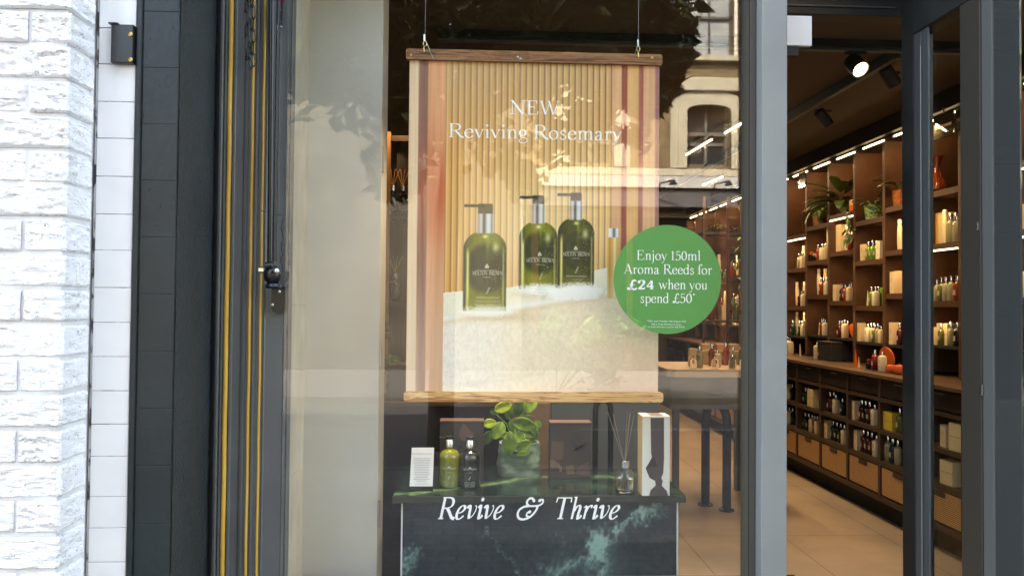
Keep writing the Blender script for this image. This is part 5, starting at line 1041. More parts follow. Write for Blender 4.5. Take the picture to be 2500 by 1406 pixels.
for k, (px, kind, colr, sc, y) in enumerate(((1690, 'box', 'cream', .9, 2.6), (1708, 'bottle', 'clear', 1.1, 2.45), (1722, 'gift set', 'cream', .9, 2.8), (1738, 'bottle', 'amber', 1.2, 2.6), (1752, 'lotion', 'cream', .9, 2.5), (1772, 'bottle', 'amber', 1.2, 2.7), (1790, 'bottle', 'clear', 1.1, 2.45), (1812, 'bottle', 'olive', 1.2, 2.7))):
    product(kind, colr, (aY(px, 900, y).x, y, zt_i), f'{colr} {NM[kind].replace("_", " ")} on the display island, {ORD[k]} item from its rounded end', sc, 0, 'products on the display island')
m_cl = mat('clear_glass', (.95, .97, .95, 1), rough=.02, trans=1, ior=1.3)
for k, px in enumerate((1692, 1746, 1788, 1815)):
    q = Vector((aY(px, 900, 2.38).x, 2.38, zt_i)); t = T('glass_cloche', f'small clear glass cloche on front edge of display island, {ORD[k]} from its rounded end', 'glass cloche', q, group='glass cloches on the display island')
    P(MB().lathe([(.026, 0), (.026, .05), (.018, .066), (.002, .07)], q, 16), 'dome', m_cl, t, smooth=True); P(MB().ball((q.x, q.y, q.z+.079), .008, 8), 'knob', m_chrome, t, smooth=True)
q = Vector((aY(1755, 880, 2.8).x, 2.8, zt_i)); t = T('display_riser', 'beige stepped riser behind the glass cloches on the island', 'riser', q)
P(MB().bbox(q.x-.16, q.x+.17, 2.72, 2.9, q.z, q.z+.1, .006), 'base', mat('riser', C(176, 150, 110), rough=.5), t)
for dx in (-.1, .01, .1): P(MB().bbox(q.x+dx-.035, q.x+dx+.035, 2.76, 2.84, q.z+.1005, q.z+.145, .002), 'step', mat('riser_step', C(190, 152, 116)), t)

# black hooped stands on the floor, freestanding moss shelf
def hoop(b0, b1, ztop, r, lab):
    b0, b1 = Vector(b0), Vector(b1); t = T('hoop_stand', lab, 'metal stand', (b0+b1)/2, group='black hoop stands'); d = b1-b0; c = (b0+b1)/2; R_ = d.length/2; e = d.normalized()
    pts = [b0, b0+Vector((0, 0, ztop*.5)), b0+Vector((0, 0, ztop-R_*1.3))]+[c-e*R_*math.cos(a)+Vector((0, 0, ztop-R_*1.3+R_*1.3*math.sin(a))) for a in [math.pi*k/8 for k in range(1, 8)]]+[b1+Vector((0, 0, ztop-R_*1.3)), b1+Vector((0, 0, ztop*.5)), b1]
    P(MB().tube(pts, r, 12), 'hoop', mat('black_tube', (.004, .004, .004, 1), rough=.5, spec=.2), t, smooth=True)
    for b in (b0, b1): P(MB().lathe([(.05, 0), (.05, .008), (.03, .012)], b, 16), 'foot', m_black, t)
f0 = aZ(1722, 1232, 0); f1 = f0+Vector((.10, -.14, 0)); hoop(f0, f1, aY(1740, 985, f0.y-.1).z, .029, 'black hooped metal stand on the shop floor right of the marble table')
g0 = aY(1453, 1100, .76); g0.z = 0; hoop(g0, g0+Vector((.072, .02, 0)), aY(1470, 974, .76).z, .013, 'black hooped metal stand behind the reed diffuser')
Ym = 3.3; x0m, x1m = aY(1716, 700, Ym).x, aY(1822, 700, Ym).x
t = T('slatted_stand', 'tall brown display stand with moss on top behind the island', 'display stand', ((x0m+x1m)/2, Ym+.1, 0))
m_post = mat('red_brown', C(70, 42, 33), rough=.5)
for x in (x0m, (x0m+x1m)/2+.02, x1m): P(MB().box(x, x+.02, Ym, Ym+.02, 0, aY(1720, 480, Ym).z), 'post', m_post, t)
zm = aY(1780, 566, Ym).z
for k, zz in enumerate((zm, zm-.38, zm-.7)): P(MB().box(x0m+.0205, x1m+.2, Ym+.021, Ym+.25, zz-.02, zz), 'shelf', m_unit, t)
mb = MB(); 
for _ in range(420):
    p_ = Vector((random.uniform(x0m+.06, x1m+.1), Ym+.1+random.uniform(-.07, .07), zm+random.uniform(0, .045))); leaf(mb, p_, (random.gauss(0, 1), random.gauss(0, 1), abs(random.gauss(0, 1))), .035, .012, nseg=2)
P(mb, 'moss', mat('moss', C(92, 84, 40), rough=.9, col2=C(60, 66, 30), nscale=30), t)
mb = MB()
for _ in range(60):
    p_ = Vector((x1m-.02+random.uniform(-.08, .1), Ym-.02+random.uniform(-.05, .05), zm-random.uniform(-.02, .42))); leaf(mb, p_, (random.gauss(0, 1), random.gauss(0, 1), random.gauss(0, 1)), .06, .04, nseg=4)
P(mb, 'trailing_leaves', m_leafd, t)
for k, (dx, kd, cl, lv, sc) in enumerate(((.08, 'tube', 'cream', 1, 1.1), (.16, 'tube', 'white', 1, 1.0), (.26, 'bottle', 'amber', 1, 1.2), (.1, 'bottle', 'amber', 2, 1.3), (.2, 'gift set', 'cream', 2, 1.0), (.3, 'bottle', 'olive', 2, 1.3))):
    product(kd, cl, (x0m+dx, Ym+.1, (zm, zm-.38, zm-.7)[lv]+.001), f'{cl} {NM[kd].replace("_", " ")} on the {["top", "middle", "lower"][lv]} board of the brown moss topped stand', sc, 0, 'products on the moss topped stand')
kinds = [('lotion', 'white'), ('bottle', 'amber'), ('box', 'cream'), ('bottle', 'green'), ('bottle', 'plum'), ('tube', 'white'), ('bottle', 'teal')]
far = {11: 'first', 12: 'second', 13: 'third', 14: 'fourth', 15: 'fifth', 16: 'sixth'}
for i in (11, 12, 13, 14, 15, 16):
    hs = [1.95+.06*(i % 2), 1.62+.05*((i+1) % 2), 1.33-.04*(i % 2), 1.13]
    for r_ in (1, 2, 3):
        for k in range(3):
            kd, cl = kinds[(i*5+r_*2+k*3) % 7]; yy = DIV[i]+.08+.12*k
            product(kd, cl, (XU+.05, yy, hs[r_]+(.0185 if r_ < 3 else .0095)), f'{cl} {NM[kd].replace("_", " ")}, {ORD[k]} from front on {SN[r_]} of {far[i]} bay beyond grey column', 1.05)

# tall wall shelf and things glimpsed left of the poster
xa, xb_ = aY(930, 600, 1.6).x, aY(1240, 600, 1.6).x
ts = T('tall_shelf', 'dark walnut tall shelf half hidden behind left side of the poster', 'shelf', ((xa+xb_)/2, 1.7, 0))
def zy(py, Y=1.6): return aY(960, py, Y).z
xp_ = aY(950, 600, 1.6).x
P(MB().box(xa-.06, xp_, 1.6, 1.64, .0, zy(322)), 'side_post', mat('light_oak', C(176, 128, 76), rough=.5, col2=C(150, 104, 58), nscale=20, stretch=(1, 1, .1)), ts)
P(MB().box(xp_+.0005, xb_, 1.95, 1.98, 0, zy(322)), 'back_panel', m_wood, ts)
for py in (330, 520, 738, 981): P(MB().box(xp_+.0005, xb_, 1.61, 1.949, zy(py)-.03, zy(py)), 'shelf', m_unit if py < 900 else m_shelf, ts)
P(MB().box(xp_+.001, xb_-.01, 1.63, 1.64, 0, zy(981)-.031), 'front_panel', m_void, ts)
for zc, s_ in ((zy(395), .08), (zy(415), .0), ): 
    if s_: P(MB().box(xp_-.04, xp_-.028, 1.596, 1.5995, zc-.05, zc+.05), 'slot', m_blackm, ts)
area('shelf_light', (xp_+.06, 1.66, zy(335)), .3, .02, 1.2, WARM, (xp_+.08, 1.9, 1.5), ts); area('shelf_light', (xp_+.06, 1.5, zy(330)+.1), .05, .02, 1.4, WARM, (xp_-.03, 1.6, 1.7), ts)
def reedb(px, py, lab, Y=1.7):
    q = aY(px, py, Y); q.z = zy(py)+.001; t = T('reed_bottle', lab, 'reed diffuser', q, group='black reed diffusers on the tall shelf')
    P(MB().lathe([(.033, 0), (.036, .004), (.036, .09), (.03, .11), (.014, .12), (.012, .135)], q, 18), 'body', mat('black_glass', (.006, .006, .007, 1), rough=.05, coat=1), t, smooth=True)
    P(MB().lathe([(.015, .1355), (.016, .165), (.013, .168)], q, 14), 'collar', m_chrome, t)
    mb = MB()
    for k in range(4): mb.tube([q+Vector((0, 0, .16)), q+Vector((.025*(k-1.5), .01*(k % 2), .26))], .0018, 5)
    P(mb, 'reeds', mat('reed', C(176, 128, 78)), t)
reedb(958, 520, 'black reed diffuser on the upper shelf left of the poster, outer one'); reedb(982, 520, 'black reed diffuser on the upper shelf touching the poster edge'); reedb(964, 738, 'black reed diffuser on the lower shelf left of the poster')
q = aY(972, 900, 1.35); q.z = zy(981)+.001; t = T('leafy_plant', 'leafy green plant between tall shelf and the left poster edge', 'potted plant', q)
P(MB().lathe([(.05, 0), (.06, .12), (.052, .12)], q, 18), 'pot', m_blackm, t); mb = MB()
for k in range(26):
    a = k*2.39; d = Vector((math.cos(a), math.sin(a), random.uniform(.2, 2.2))); leaf(mb, q+Vector((0, 0, .12+random.random()*.06)), d, .17, .05, curl=.5)
P(mb, 'foliage', m_leafd, t)
p0 = aY(943, 828, 1.2); t = T('maroon_carton', 'narrow maroon carton at the edge of the cream panel', 'carton', p0)
P(MB().bbox(p0.x-.012, p0.x+.02, 1.2, 1.24, p0.z, p0.z+.085, .001), 'carton', mat('maroon_card', C(84, 34, 44)), t); P(MB().box(p0.x-.011, p0.x+.019, 1.198, 1.1995, p0.z+.03, p0.z+.034), 'band', m_brass, t)
p0 = aY(968, 978, 1.0); t = T('black_bag', 'black shopping bag with tan handle clip beside the poster bottom corner', 'bag', p0)
P(MB().prism([(-.05, 0), (.06, 0), (.055, .17), (-.03, .17)], (0, .09, 0), p0), 'body', m_blackm, t); P(MB().tube([p0+Vector((-.03, 0, .17)), p0+Vector((.01, 0, .175)), p0+Vector((.055, 0, .17))], .004, 6), 'handle', mat('tan_leather', C(150, 100, 66)), t)
# black low cabinet behind the table
x0_, x1_ = aY(952, 1000, 1.0).x, aY(1240, 1000, 1.0).x
t = T('low_cabinet', 'black low cabinet behind the bottles under the poster', 'cabinet', ((x0_+x1_)/2, 1.05, 0))
P(MB().bbox(x0_-.25, x1_+.1, 1.0, 1.3, 0, aY(1000, 990, 1.0).z, .004), 'body', mat('cabinet_black', (.004, .005, .006, 1), rough=.5, spec=.3), t)
P(MB().bbox(x0_-.26, x1_+.11, .985, 1.31, aY(1000, 990, 1.0).z+.0005, aY(1000, 979, 1.0).z, .003), 'top', m_shelf, t)
t = T('wooden_crate', 'brown wooden panel crate behind the plant pot', 'crate', (.45, 1.0, 0)); 
P(MB().bbox(aY(1245, 1000, .9).x, aY(1345, 1000, .9).x, .9, 1.1, 0, aY(1300, 984, .9).z, .004), 'body', mat('crate_wood', C(104, 82, 62), rough=.6, col2=C(84, 66, 50), nscale=10, stretch=(.1, 1, 1)), t)
P(MB().bbox(aY(1346, 1000, .9).x, aY(1612, 1000, .9).x, .9, 1.0, 0, aY(1300, 978, .9).z, .003), 'dark_panel', m_dark2, t)

# added spotlights, unseen above the window, that brighten the table display
for x_ in (-.12, .3, .7):
    t = T('spotlight', {-.12: 'added unseen spotlight above the white card end of the window table', .3: 'added unseen spotlight above the plant on the window table', .7: 'added unseen spotlight above the white gift box'}[x_], 'spotlight', (x_, .24, 2.72), group='added unseen spotlights over the window')
    dv = Vector((0, .11, -1)).normalized(); M = Matrix.Translation((x_, .24, 2.70)) @ dv.to_track_quat('Z', 'Y').to_matrix().to_4x4()
    P(MB().lathe([(.02, -.05), (.036, -.04), (.036, .05), (.03, .05), (.028, .04), (.001, .04)], n=20).xf(M), 'body', m_blackm, t, smooth=True)
    P(MB().lathe([(.001, .042), (.027, .042), (.027, .044), (.001, .044)], n=20).xf(M), 'lens', mat('lit_lens', (1, .85, .6, 1)), t)
    P(MB().box(x_-.04, x_+.04, .23, .25, 2.755, 2.778).box(x_-.006, x_+.006, .234, .246, 2.73, 2.755), 'mount', m_blackm, t)
    s_ = bpy.data.lights.new('lamp', 'SPOT'); s_.energy = 12; s_.spot_size = math.radians(46); s_.spot_blend = .7; s_.color = (1, .9, .78); s_.shadow_soft_size = .03
    o = bpy.data.objects.new('lamp', s_); COL.objects.link(o); o.parent = t; o.location = dv*.05+Vector((0, 0, -.02)); o.rotation_euler = (-dv).to_track_quat('Z', 'Y').to_euler()

# ------------------------------------------------------------------ green marble display table
zT = aY(958, 1210, .22).z; tx0, tx1 = aY(958, 1210, .22).x, aY(1675, 1222, .22).x; ty0, ty1 = .22, .68
dt = T('marble_table', 'green marble display table standing in the shop window', 'display table', ((tx0+tx1)/2, .45, 0))
def vein(X, Y, pts, w):
    best = np.full(X.shape, 1e9)
    for (ax, ay), (bx, by) in zip(pts, pts[1:]):
        dx, dy = bx-ax, by-ay; tt = np.clip(((X-ax)*dx+(Y-ay)*dy)/(dx*dx+dy*dy), 0, 1); best = np.minimum(best, np.hypot(X-ax-tt*dx, Y-ay-tt*dy))
    return np.exp(-(best/w)**1.2)
def front_paint(S, Tt):
    nv, nu = S.shape; X = 980+S*672; Y = 1580-Tt*340
    n1 = smooth_noise(nu, nv, 7, 4); n2 = smooth_noise(nu, nv, 30, 16); n3 = smooth_noise(nu, nv, 90, 45)
    n4 = smooth_noise(nu, nv, 140, 70); wx, wy = X+(n2-.5)*22+(n3-.5)*22+(n4-.5)*12, Y+(smooth_noise(nu, nv, 26, 14)-.5)*22+(smooth_noise(nu, nv, 80, 40)-.5)*20+(smooth_noise(nu, nv, 140, 70)-.5)*12
    im = np.array([36, 46, 50])[None, None]+(n1[..., None]-.5)*14+(n3[..., None]-.5)*8
    k = np.zeros_like(X)
    k += vein(wx, wy, [(1592, 1252), (1545, 1268), (1510, 1290), (1490, 1312), (1462, 1330)], 9)*.9
    k += vein(wx, wy, [(1465, 1325), (1450, 1345), (1475, 1352), (1470, 1375), (1465, 1400), (1460, 1450)], 14)*.9
    k += vein(wx, wy, [(1455, 1330), (1430, 1355), (1400, 1365), (1360, 1385), (1310, 1390), (1280, 1420)], 11)*.6
    k += vein(wx, wy, [(1440, 1312), (1448, 1330)], 5)*.7+vein(wx, wy, [(1595, 1250), (1560, 1275)], 6)*.4
    k += vein(wx, wy, [(980, 1385), (1000, 1355), (1010, 1345)], 8)*.7+vein(wx, wy, [(982, 1340), (992, 1400), (980, 1440)], 16)*.3
    k += vein(wx, wy, [(1180, 1300), (1220, 1330), (1262, 1380), (1268, 1410)], 1.6)*.35+vein(wx, wy, [(1350, 1305), (1380, 1330), (1372, 1345)], 1.8)*.3
    k += vein(wx, wy, [(1250, 1385), (1264, 1395), (1258, 1420), (1240, 1470)], 2.6)*.7+vein(wx, wy, [(1500, 1300), (1540, 1270), (1620, 1262)], 3)*.4
    k += .22*np.exp(-(((X-1430)/120)**2+((Y-1400)/50)**2))
    k = np.clip(k*(.2+.8*n2+.5*n3), 0, 1)[..., None]
    k = k**.85; return im*(1-k)+np.array([136, 172, 160])*k
def top_paint(S, Tt):
    nv, nu = S.shape; n1 = smooth_noise(nu, nv, 12, 5); n2 = smooth_noise(nu, nv, 50, 24)
    im = np.array([14, 30, 25])[None, None]+(n1[..., None]-.5)*np.array([10, 26, 18])+(n2[..., None]-.5)*12
    x = S+(n2-.5)*.03; y = Tt+(n1-.5)*.1
    k = vein(x, y*.3, [(.0, .02), (.12, .045), (.3, .1), (.45, .17), (.62, .21), (.8, .2), (1, .24)], .013)*.9+vein(x, y*.3, [(.05, .0), (.12, .045)], .01)*.6+vein(x, y*.3, [(.7, .1), (.8, .04), (1, .03)], .02)*.4
    k = np.clip(k*(.5+n2), 0, 1)[..., None]
    return im*(1-k)+np.array([112, 146, 96])*k
m_mar = vcmat('marble', .12, .5)
zb = aY(1000, 1229, .22).z
P(MB().bbox(tx0, tx1, ty0, ty1, zb, zT-.0006, .003), 'top_slab', mat('slab_edge', C(58, 62, 50), rough=.2, col2=C(46, 52, 44), nscale=9, stretch=(.3, 1, 1)), dt)
paint_grid('top_surface', (tx0+.002, ty0+.002, zT), (tx1-tx0-.004, 0, 0), (0, ty1-ty0-.004, 0), 240, 100, top_paint, m_mar, dt)
fx0, fx1 = aY(979, 1300, .25).x, aY(1655, 1300, .25).x
paint_grid('front_panel', (fx0+.006, .248, 0), (fx1-fx0-.012, 0, 0), (0, 0, zb-.006), 300, 150, front_paint, m_mar, dt)
P(MB().box(fx0+.006, fx1-.006, .25, .62, 0, zb-.001), 'carcass', m_blackm, dt)
for x in (fx0, fx1-.0055): P(MB().box(x, x+.0055, .246, .62, 0, zb-.001), 'white_edge', mat('edge_white', (.7, .7, .66, 1), rough=.4), dt)

def on_t(px, py): q = aZ(px, py, zT); q.z = zT+.0003; return q
# sign card
q = on_t(1028, 1199); t = T('sign_card', 'white text card in a small black stand at the left end of table', 'sign card', q, rz=0)
P(MB().bbox(q.x-.045, q.x+.045, q.y, q.y+.028, q.z, q.z+.018, .001), 'stand', mat('acrylic_black', (.012, .012, .012, 1), rough=.08), t)
cz, cx0, cx1 = q.z+.018, q.x-.044, q.x+.043; hc = .142
P(MB().add([(cx0, q.y+.005, cz), (cx1, q.y+.005, cz), (cx1+.003, q.y+.018, cz+hc), (cx0+.006, q.y+.018, cz+hc), (cx0, q.y+.008, cz), (cx1, q.y+.008, cz), (cx1+.003, q.y+.021, cz+hc), (cx0+.006, q.y+.021, cz+hc)], [(0, 1, 2, 3), (7, 6, 5, 4), (0, 4, 5, 1), (3, 2, 6, 7), (0, 3, 7, 4), (1, 5, 6, 2)]), 'card', mat('card_white', (.8, .8, .78, 1)), t)
mb = MB(); sans(mb, 'Reviving Rosemary', .0094, (q.x+.001, q.y+.0128, cz+hc-.024), 'CENTER')
for k in range(15):
    zz = cz+hc-.04-k*.0064; w = random.uniform(.022, .034) if k < 13 else (.018 if k == 13 else .028); yy = q.y+.005+(zz-cz)/hc*.013-.0012; xx = q.x+.001; zz -= (.004 if k == 14 else 0)
    x = -w
    while x < w: l_w = random.uniform(.003, .009); mb.box(xx+x, xx+min(x+l_w, w), yy, yy+.0003, zz, zz+.0016); x += l_w+.0014
P(mb, 'printed_text', mat('card_ink', (.28, .27, .27, 1)), t)
# two bath bottles
def big_bottle(px, py, colr, lab, liq):
    q = on_t(px, py); s = 1.0; t = T('bath_bottle', lab, 'bottle', q)
    P(MB().lathe([(.035, 0), (.039, .003), (.0405, .009), (.0405, .112), (.039, .124), (.033, .135), (.022, .1425), (.0135, .145), (.0125, .152)], q, 36), 'body', mat('bath_'+colr, liq, rough=.06, coat=1, trans=.25, col2=tuple(min(1, c*1.35) for c in liq[:3])+(1,), nscale=6), t, smooth=True)
    P(MB().lathe([(.0165, .1522), (.0172, .153), (.0172, .181), (.0165, .182)], q, 24), 'collar', m_chrome, t, smooth=True)
    P(MB().lathe([(.016, .1822), (.016, .192), (.014, .194)], q, 24), 'cap', m_blackm, t, smooth=True)
    mb = MB(); m_i = mat('silver_ink', (.5, .52, .42, 1), rough=.4); f = q+Vector((0, -.0415, 0)); R_ = .0409
    def wrap(m0):
        out = MB()
        out.f = m0.f; out.v = [(q.x+R_*math.sin((p[0]-q.x)/R_), q.y-R_*math.cos((p[0]-q.x)/R_), p[2]) for p in m0.v]; return out
    write(mb, 'MOLTON', .0105, (q.x-.0145, f.y, q.z+.072), width=.026, bold=1.4); write(mb, 'BROWN', .0105, (q.x+.0155, f.y, q.z+.072), width=.0245, bold=1.4)
    sans(mb, 'LONDON', .004, (q.x, f.y, q.z+.061))
    for k, s_ in enumerate(('REVIVING ROSEMARY', 'BATH & SHOWER GEL', 'BAIN ET DOUCHE', 'MADE IN ENGLAND')): sans(mb, s_, .0045, (q.x, f.y, q.z+.024-k*.0052))
    mb.add([(q.x+a*.0007, f.y, q.z+.078+b*.0007) for a, b in ((-6, -1), (6, -1), (8, 5), (4, 8), (0, 11), (-4, 8), (-8, 5))], [(0, 1, 2, 3, 4, 5, 6)])
    for w in (.015, .012): mb.box(q.x-w, q.x+w, f.y, f.y+.0001, q.z+.0745+(.015-w)*.5, q.z+.0748+(.015-w)*.5)
    for k in range(6): mb.add([(q.x-.002+k*.0011, f.y, q.z+.034+k*.0021), (q.x-.006+k*.0011, f.y, q.z+.038+k*.0021), (q.x-.001+k*.0011, f.y, q.z+.0365+k*.0021)], [(0, 1, 2)])
    P(wrap(mb), 'label_print', m_i, t)
big_bottle(1097, 1186, 'green', 'olive green bath bottle with chrome collar beside the white card', C(128, 132, 34))
big_bottle(1147, 1188, 'dark', 'near black bath bottle with chrome collar left of the plant pot', C(22, 26, 20))
# dark gift boxes
def plate(mb, q, pts, y, th=.0012):
    return mb.prism([(p[0], p[1]) for p in pts], (0, th, 0), (0, y-th, 0))
def gb(x0, x1, y0, y1, lab, shapes):
    zb_ = zT; Yd = None
    a = on_t(x0, y1); b = on_t(x1, y1); Yb = a.y; top = aY(x0, y0+12, Yb).z
    t = T('gift_box', lab, 'gift box', ((a.x+b.x)/2, Yb, zT+.0003))
    P(MB().bbox(a.x, b.x, Yb, min(Yb+.07, ty1-.005), zT+.0003, top, .001), 'case', mat('box_plum_grey', C(56, 53, 54), rough=.5, bump=.2, bscale=80, bstretch=(.1, 1, 8)), t)
    P(MB().bbox(a.x-.001, b.x+.001, Yb-.001, min(Yb+.07, ty1-.005), top+.0003, top+.006, .001), 'lid_edge', mat('box_copper', C(108, 86, 74), rough=.4), t)
    for nm, col, pts in shapes:
        pl_ = [(aY(1060+u/4.032, 960+v/4.032, Yb).x, aY(1060+u/4.032, 960+v/4.032, Yb).z) for u, v in pts]
        P(MB().prism(pl_, (0, .001, 0), (0, Yb-.0012, 0)), nm, mat('print_'+nm+str(col[0]), C(*col), rough=.6), t)
gb(1073, 1180, 1018, 1172, 'dark grey gift box standing behind the two bath bottles', [('brown_kite', (92, 78, 70), [(288, 290), (240, 400), (268, 462), (388, 470), (388, 400)]), ('small_gem', (44, 46, 52), [(262, 498), (246, 520), (264, 542), (288, 520)]), ('white_line', (150, 120, 104), [(52, 428), (182, 428), (182, 433), (52, 433)])])
gb(1342, 1443, 1022, 1168, 'dark grey gift box with stone shapes right of the plant pot', [('stone', (54, 54, 54), [(1320, 400), (1440, 355), (1500, 480), (1450, 540), (1385, 580)]), ('stone_base', (108, 104, 100), [(1372, 545), (1500, 482), (1450, 545), (1386, 582)]), ('tan_block', (82, 72, 64), [(1155, 470), (1270, 480), (1275, 570), (1262, 650), (1155, 650)]), ('fan', (104, 92, 80), [(1142, 650), (1180, 655), (1230, 690), (1258, 730), (1258, 770), (1230, 770), (1230, 730), (1142, 725)]), ('pebble', (92, 78, 66), [(1300, 712), (1375, 705), (1380, 790), (1310, 800), (1296, 760)]), ('wedge', (80, 70, 64), [(1405, 740), (1530, 660), (1530, 810), (1405, 800)])])
# plant in crumpled pot
q = on_t(1268, 1164); pot = T('table_plant', 'round leaved green plant in a crumpled grey green pot on table', 'potted plant', q)
mb = MB(); n, mz = 56, 26; zh = .135
for j in range(mz+1):
    for i in range(n):
        a = 2*math.pi*i/n; z = zh*j/mz; sq = (abs(math.cos(a))**5+abs(math.sin(a))**5)**-.2
        r = (.084-.006*abs(j/mz-.3))*sq; p_ = Vector((r*math.cos(a)*1.04, r*math.sin(a)*.62, z))
        h = noise.fractal(p_*26, 1, 2, 4)*.006+.0035*abs(noise.noise(p_*40)); d = Vector((math.cos(a), math.sin(a), 0)); p_ += d*h
        if j == mz: p_.z += .006*noise.noise(p_*50)
        mb.v.append(tuple(q+Vector((0, .05, 0))+p_))
mb.f += [(j*n+i, j*n+(i+1) % n, (j+1)*n+(i+1) % n, (j+1)*n+i) for j in range(mz) for i in range(n)]
mb.f.append(tuple(range(n-1, -1, -1))); k = len(mb.v); mb.v += [tuple(Vector(mb.v[mz*n+i])+(q+Vector((0, .05, zh-.012))-Vector(mb.v[mz*n+i]))*.12) for i in range(n)]
mb.f += [(mz*n+i, mz*n+(i+1) % n, k+(i+1) % n, k+i) for i in range(n)]
P(mb, 'pot', mat('crumpled_paper', C(126, 148, 134), rough=.45, col2=C(92, 116, 104), nscale=14, bump=.6, bscale=50), pot, smooth=True)
P(MB().lathe([(.001, 0), (.07, 0), (.07, .004), (.001, .004)], q+Vector((0, .05, .1)), 24).xf(Matrix.Identity(4)), 'soil', mat('soil', (.02, .014, .01, 1), rough=1, bump=1, bscale=80), pot)
def mleaf(m):
    n, l = m.node_tree.nodes, m.node_tree.links; return m
m_lf = [mat('leaf_bright', C(186, 204, 60), rough=.35, col2=C(132, 160, 44), nscale=30, bump=.4, bscale=90), mat('leaf_mid', C(134, 168, 62), rough=.45, col2=C(84, 112, 44), nscale=34, bump=.5, bscale=60), mat('leaf_deep', C(88, 124, 52), rough=.45, col2=C(62, 96, 40), nscale=22, bump=.5, bscale=60)]
LV = [(680, 135, 185, 112, -18, 0, -.10), (545, 295, 138, 96, -8, 0, -.09), (630, 365, 190, 140, 118, 1, -.07), (885, 305, 245, 142, 14, 1, -.08), (945, 115, 195, 135, 115, 1, -.02), (830, 135, 200, 118, 100, 2, -.02), (742, 200, 130, 108, 95, 2, 0), (1020, 315, 105, 78, 70, 2, .02), (742, 495, 255, 130, 92, 1, -.10), (845, 440, 155, 112, 80, 1, -.08), (882, 515, 160, 118, -25, 1, -.09), (880, 592, 145, 52, -5, 1, -.095), (925, 400, 120, 90, 20, 2, -.04), (992, 400, 110, 84, 80, 2, .0), (522, 440, 170, 100, 120, 2, .01), (592, 190, 90, 40, 10, 2, .0), (930, 225, 115, 22, 4, 1, .0), (780, 330, 140, 90, 60, 2, .03), (700, 420, 130, 90, 40, 2, .03), (860, 180, 130, 100, 60, 2, .04), (960, 480, 100, 70, 90, 2, .03)]
yl = q.y+.05; cen = q+Vector((0, .05, .12)); sm = MB()
for (u, v, w, h, ang, ci, dy) in LV:
    c = aY(1060+u/4.032, 960+v/4.032, yl+dy); sc_ = (yl+dy+2.6)/1850/4.032; L_, W_ = w*sc_, h*sc_
    a = math.radians(ang); ax = Vector((math.cos(a), random.uniform(-.15, .15), -math.sin(a))).normalized(); sd_ = Vector((math.sin(a), random.uniform(-.1, .1), math.cos(a))).normalized(); nn = ax.cross(sd_).normalized()
    if nn.y > 0: nn = -nn
    mb = MB(); NU, NV = 12, 8
    for i in range(NU+1):
        t_ = i/NU; hw_ = W_/2*max(.02, (math.sin(math.pi*min(1, t_**.92))**.62)) if 0 < t_ < 1 else .0008
        for j in range(NV+1):
            s_ = (j/NV-.5)*2; vein_ = .0012*math.cos(t_*26+abs(s_)*5)*(abs(s_))
            mb.v.append(tuple(c+ax*L_*(t_-.5)+sd_*hw_*s_+nn*(.16*hw_*abs(s_)**1.3+vein_-.05*L_*(2*t_-1)**2)))
    mb.f = [(i*(NV+1)+j, (i+1)*(NV+1)+j, (i+1)*(NV+1)+j+1, i*(NV+1)+j+1) for i in range(NU) for j in range(NV)]
    lf = P(mb, 'leaf', m_lf[ci], pot, smooth=True)
    lf.modifiers.new('thick', 'SOLIDIFY').thickness = .0012
    sm.tube([cen+Vector((random.uniform(-.02, .02), random.uniform(-.02, .02), -.02)), (cen+c)/2+Vector((0, .012, .02)), c-nn*.002], [.0028, .002, .0014], 5)
P(sm, 'stems', m_lf[1], pot, smooth=True)
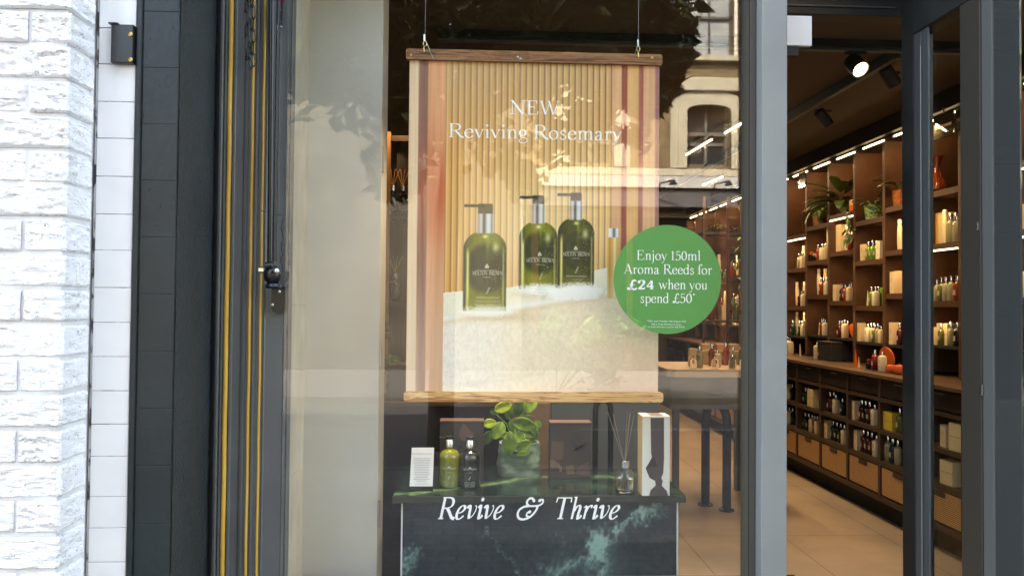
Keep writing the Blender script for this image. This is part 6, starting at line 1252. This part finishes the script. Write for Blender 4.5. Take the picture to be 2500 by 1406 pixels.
# reed diffuser
q = on_t(1525, 1201); t = T('reed_diffuser', 'clear glass reed diffuser with chrome collar beside the white box', 'reed diffuser', q)
prof_o = [(.030, 0), (.035, .004), (.036, .012), (.036, .062), (.033, .076), (.025, .086), (.016, .0905), (.0145, .094), (.0145, .1)]
prof_i = [(.0125, .1), (.0125, .092), (.022, .0835), (.0305, .073), (.0335, .061), (.0335, .016), (.031, .009), (.001, .007)]
P(MB().lathe(prof_o+prof_i, q, 40), 'bottle', mat('flint_glass', (.97, .98, .96, 1), rough=.0, trans=1, ior=1.47), t, smooth=True)
P(MB().lathe([(.001, .0075), (.0305, .0095), (.0332, .0165), (.0332, .052), (.001, .052)], q, 36), 'oil', mat('pale_oil', (.95, .9, .75, 1), rough=.0, trans=1, ior=1.36), t, smooth=True)
P(MB().lathe([(.0175, .094), (.0178, .118), (.016, .12), (.007, .12), (.007, .112)], q, 30), 'collar', m_chrome, t, smooth=True)
mb = MB()
for (px, py) in ((1484, 1006), (1497, 1010), (1531, 1006), (1538, 1009), (1548, 1012), (1537, 1014)):
    e = aY(px, py, q.y+random.uniform(-.02, .03)); b0_ = q+Vector((random.uniform(-.012, .012), random.uniform(-.01, .01), .012)); mb.tube([b0_, q+Vector(((e.x-q.x)*.03, 0, .11)), e], .0013, 5)
P(mb, 'reeds', mat('reed_grey', C(132, 122, 106)), t)
# tall white box
q = on_t(1601, 1210); xl, xr_ = aY(1568, 1200, q.y).x, aY(1635, 1200, q.y).x; zt2 = aY(1600, 1015, q.y).z
t = T('white_gift_box', 'tall white gift box with dark hourglass print at right end of table', 'gift box', ((xl+xr_)/2, q.y, zT))
P(MB().bbox(xl, xr_, q.y, q.y+.085, zT+.0004, zt2, .0012), 'carton', mat('white_card', (.78, .77, .68, 1), rough=.45), t)
P(MB().box(xl-.0006, xl-.0001, q.y+.002, q.y+.083, zT+.001, zt2-.002), 'side_panel', mat('kraft', C(214, 184, 136), rough=.5), t)
sil = [(2130, 240), (2262, 240), (2262, 640), (2255, 780), (2235, 830), (2250, 860), (2240, 905), (2290, 960), (2305, 1006), (2115, 1006), (2130, 950), (2180, 905), (2175, 860), (2120, 830), (2080, 735), (2110, 690), (2143, 625), (2135, 590)]
cv = lambda u, v: (aY(1060+u/4.032, 960+v/4.032, q.y).x, max(aY(1060+u/4.032, 960+v/4.032, q.y).z, zT+.001))
P(MB().prism([cv(*s) for s in sil], (0, .0006, 0), (0, q.y-.0007, 0)), 'dark_print', mat('umber_print', C(78, 68, 66), rough=.4), t)
P(MB().prism([cv(*s) for s in ((2085, 735), (2110, 690), (2160, 622), (2200, 720))], (0, .0003, 0), (0, q.y-.0011, 0)), 'facet_print', mat('facet_print', C(50, 44, 46), rough=.4), t)
P(MB().box(cv(2132, 300)[0], cv(2262, 300)[0], q.y+.001, q.y+.08, zt2+.0002, zt2+.0006), 'top_band', mat('copper_band', C(112, 84, 68)), t)
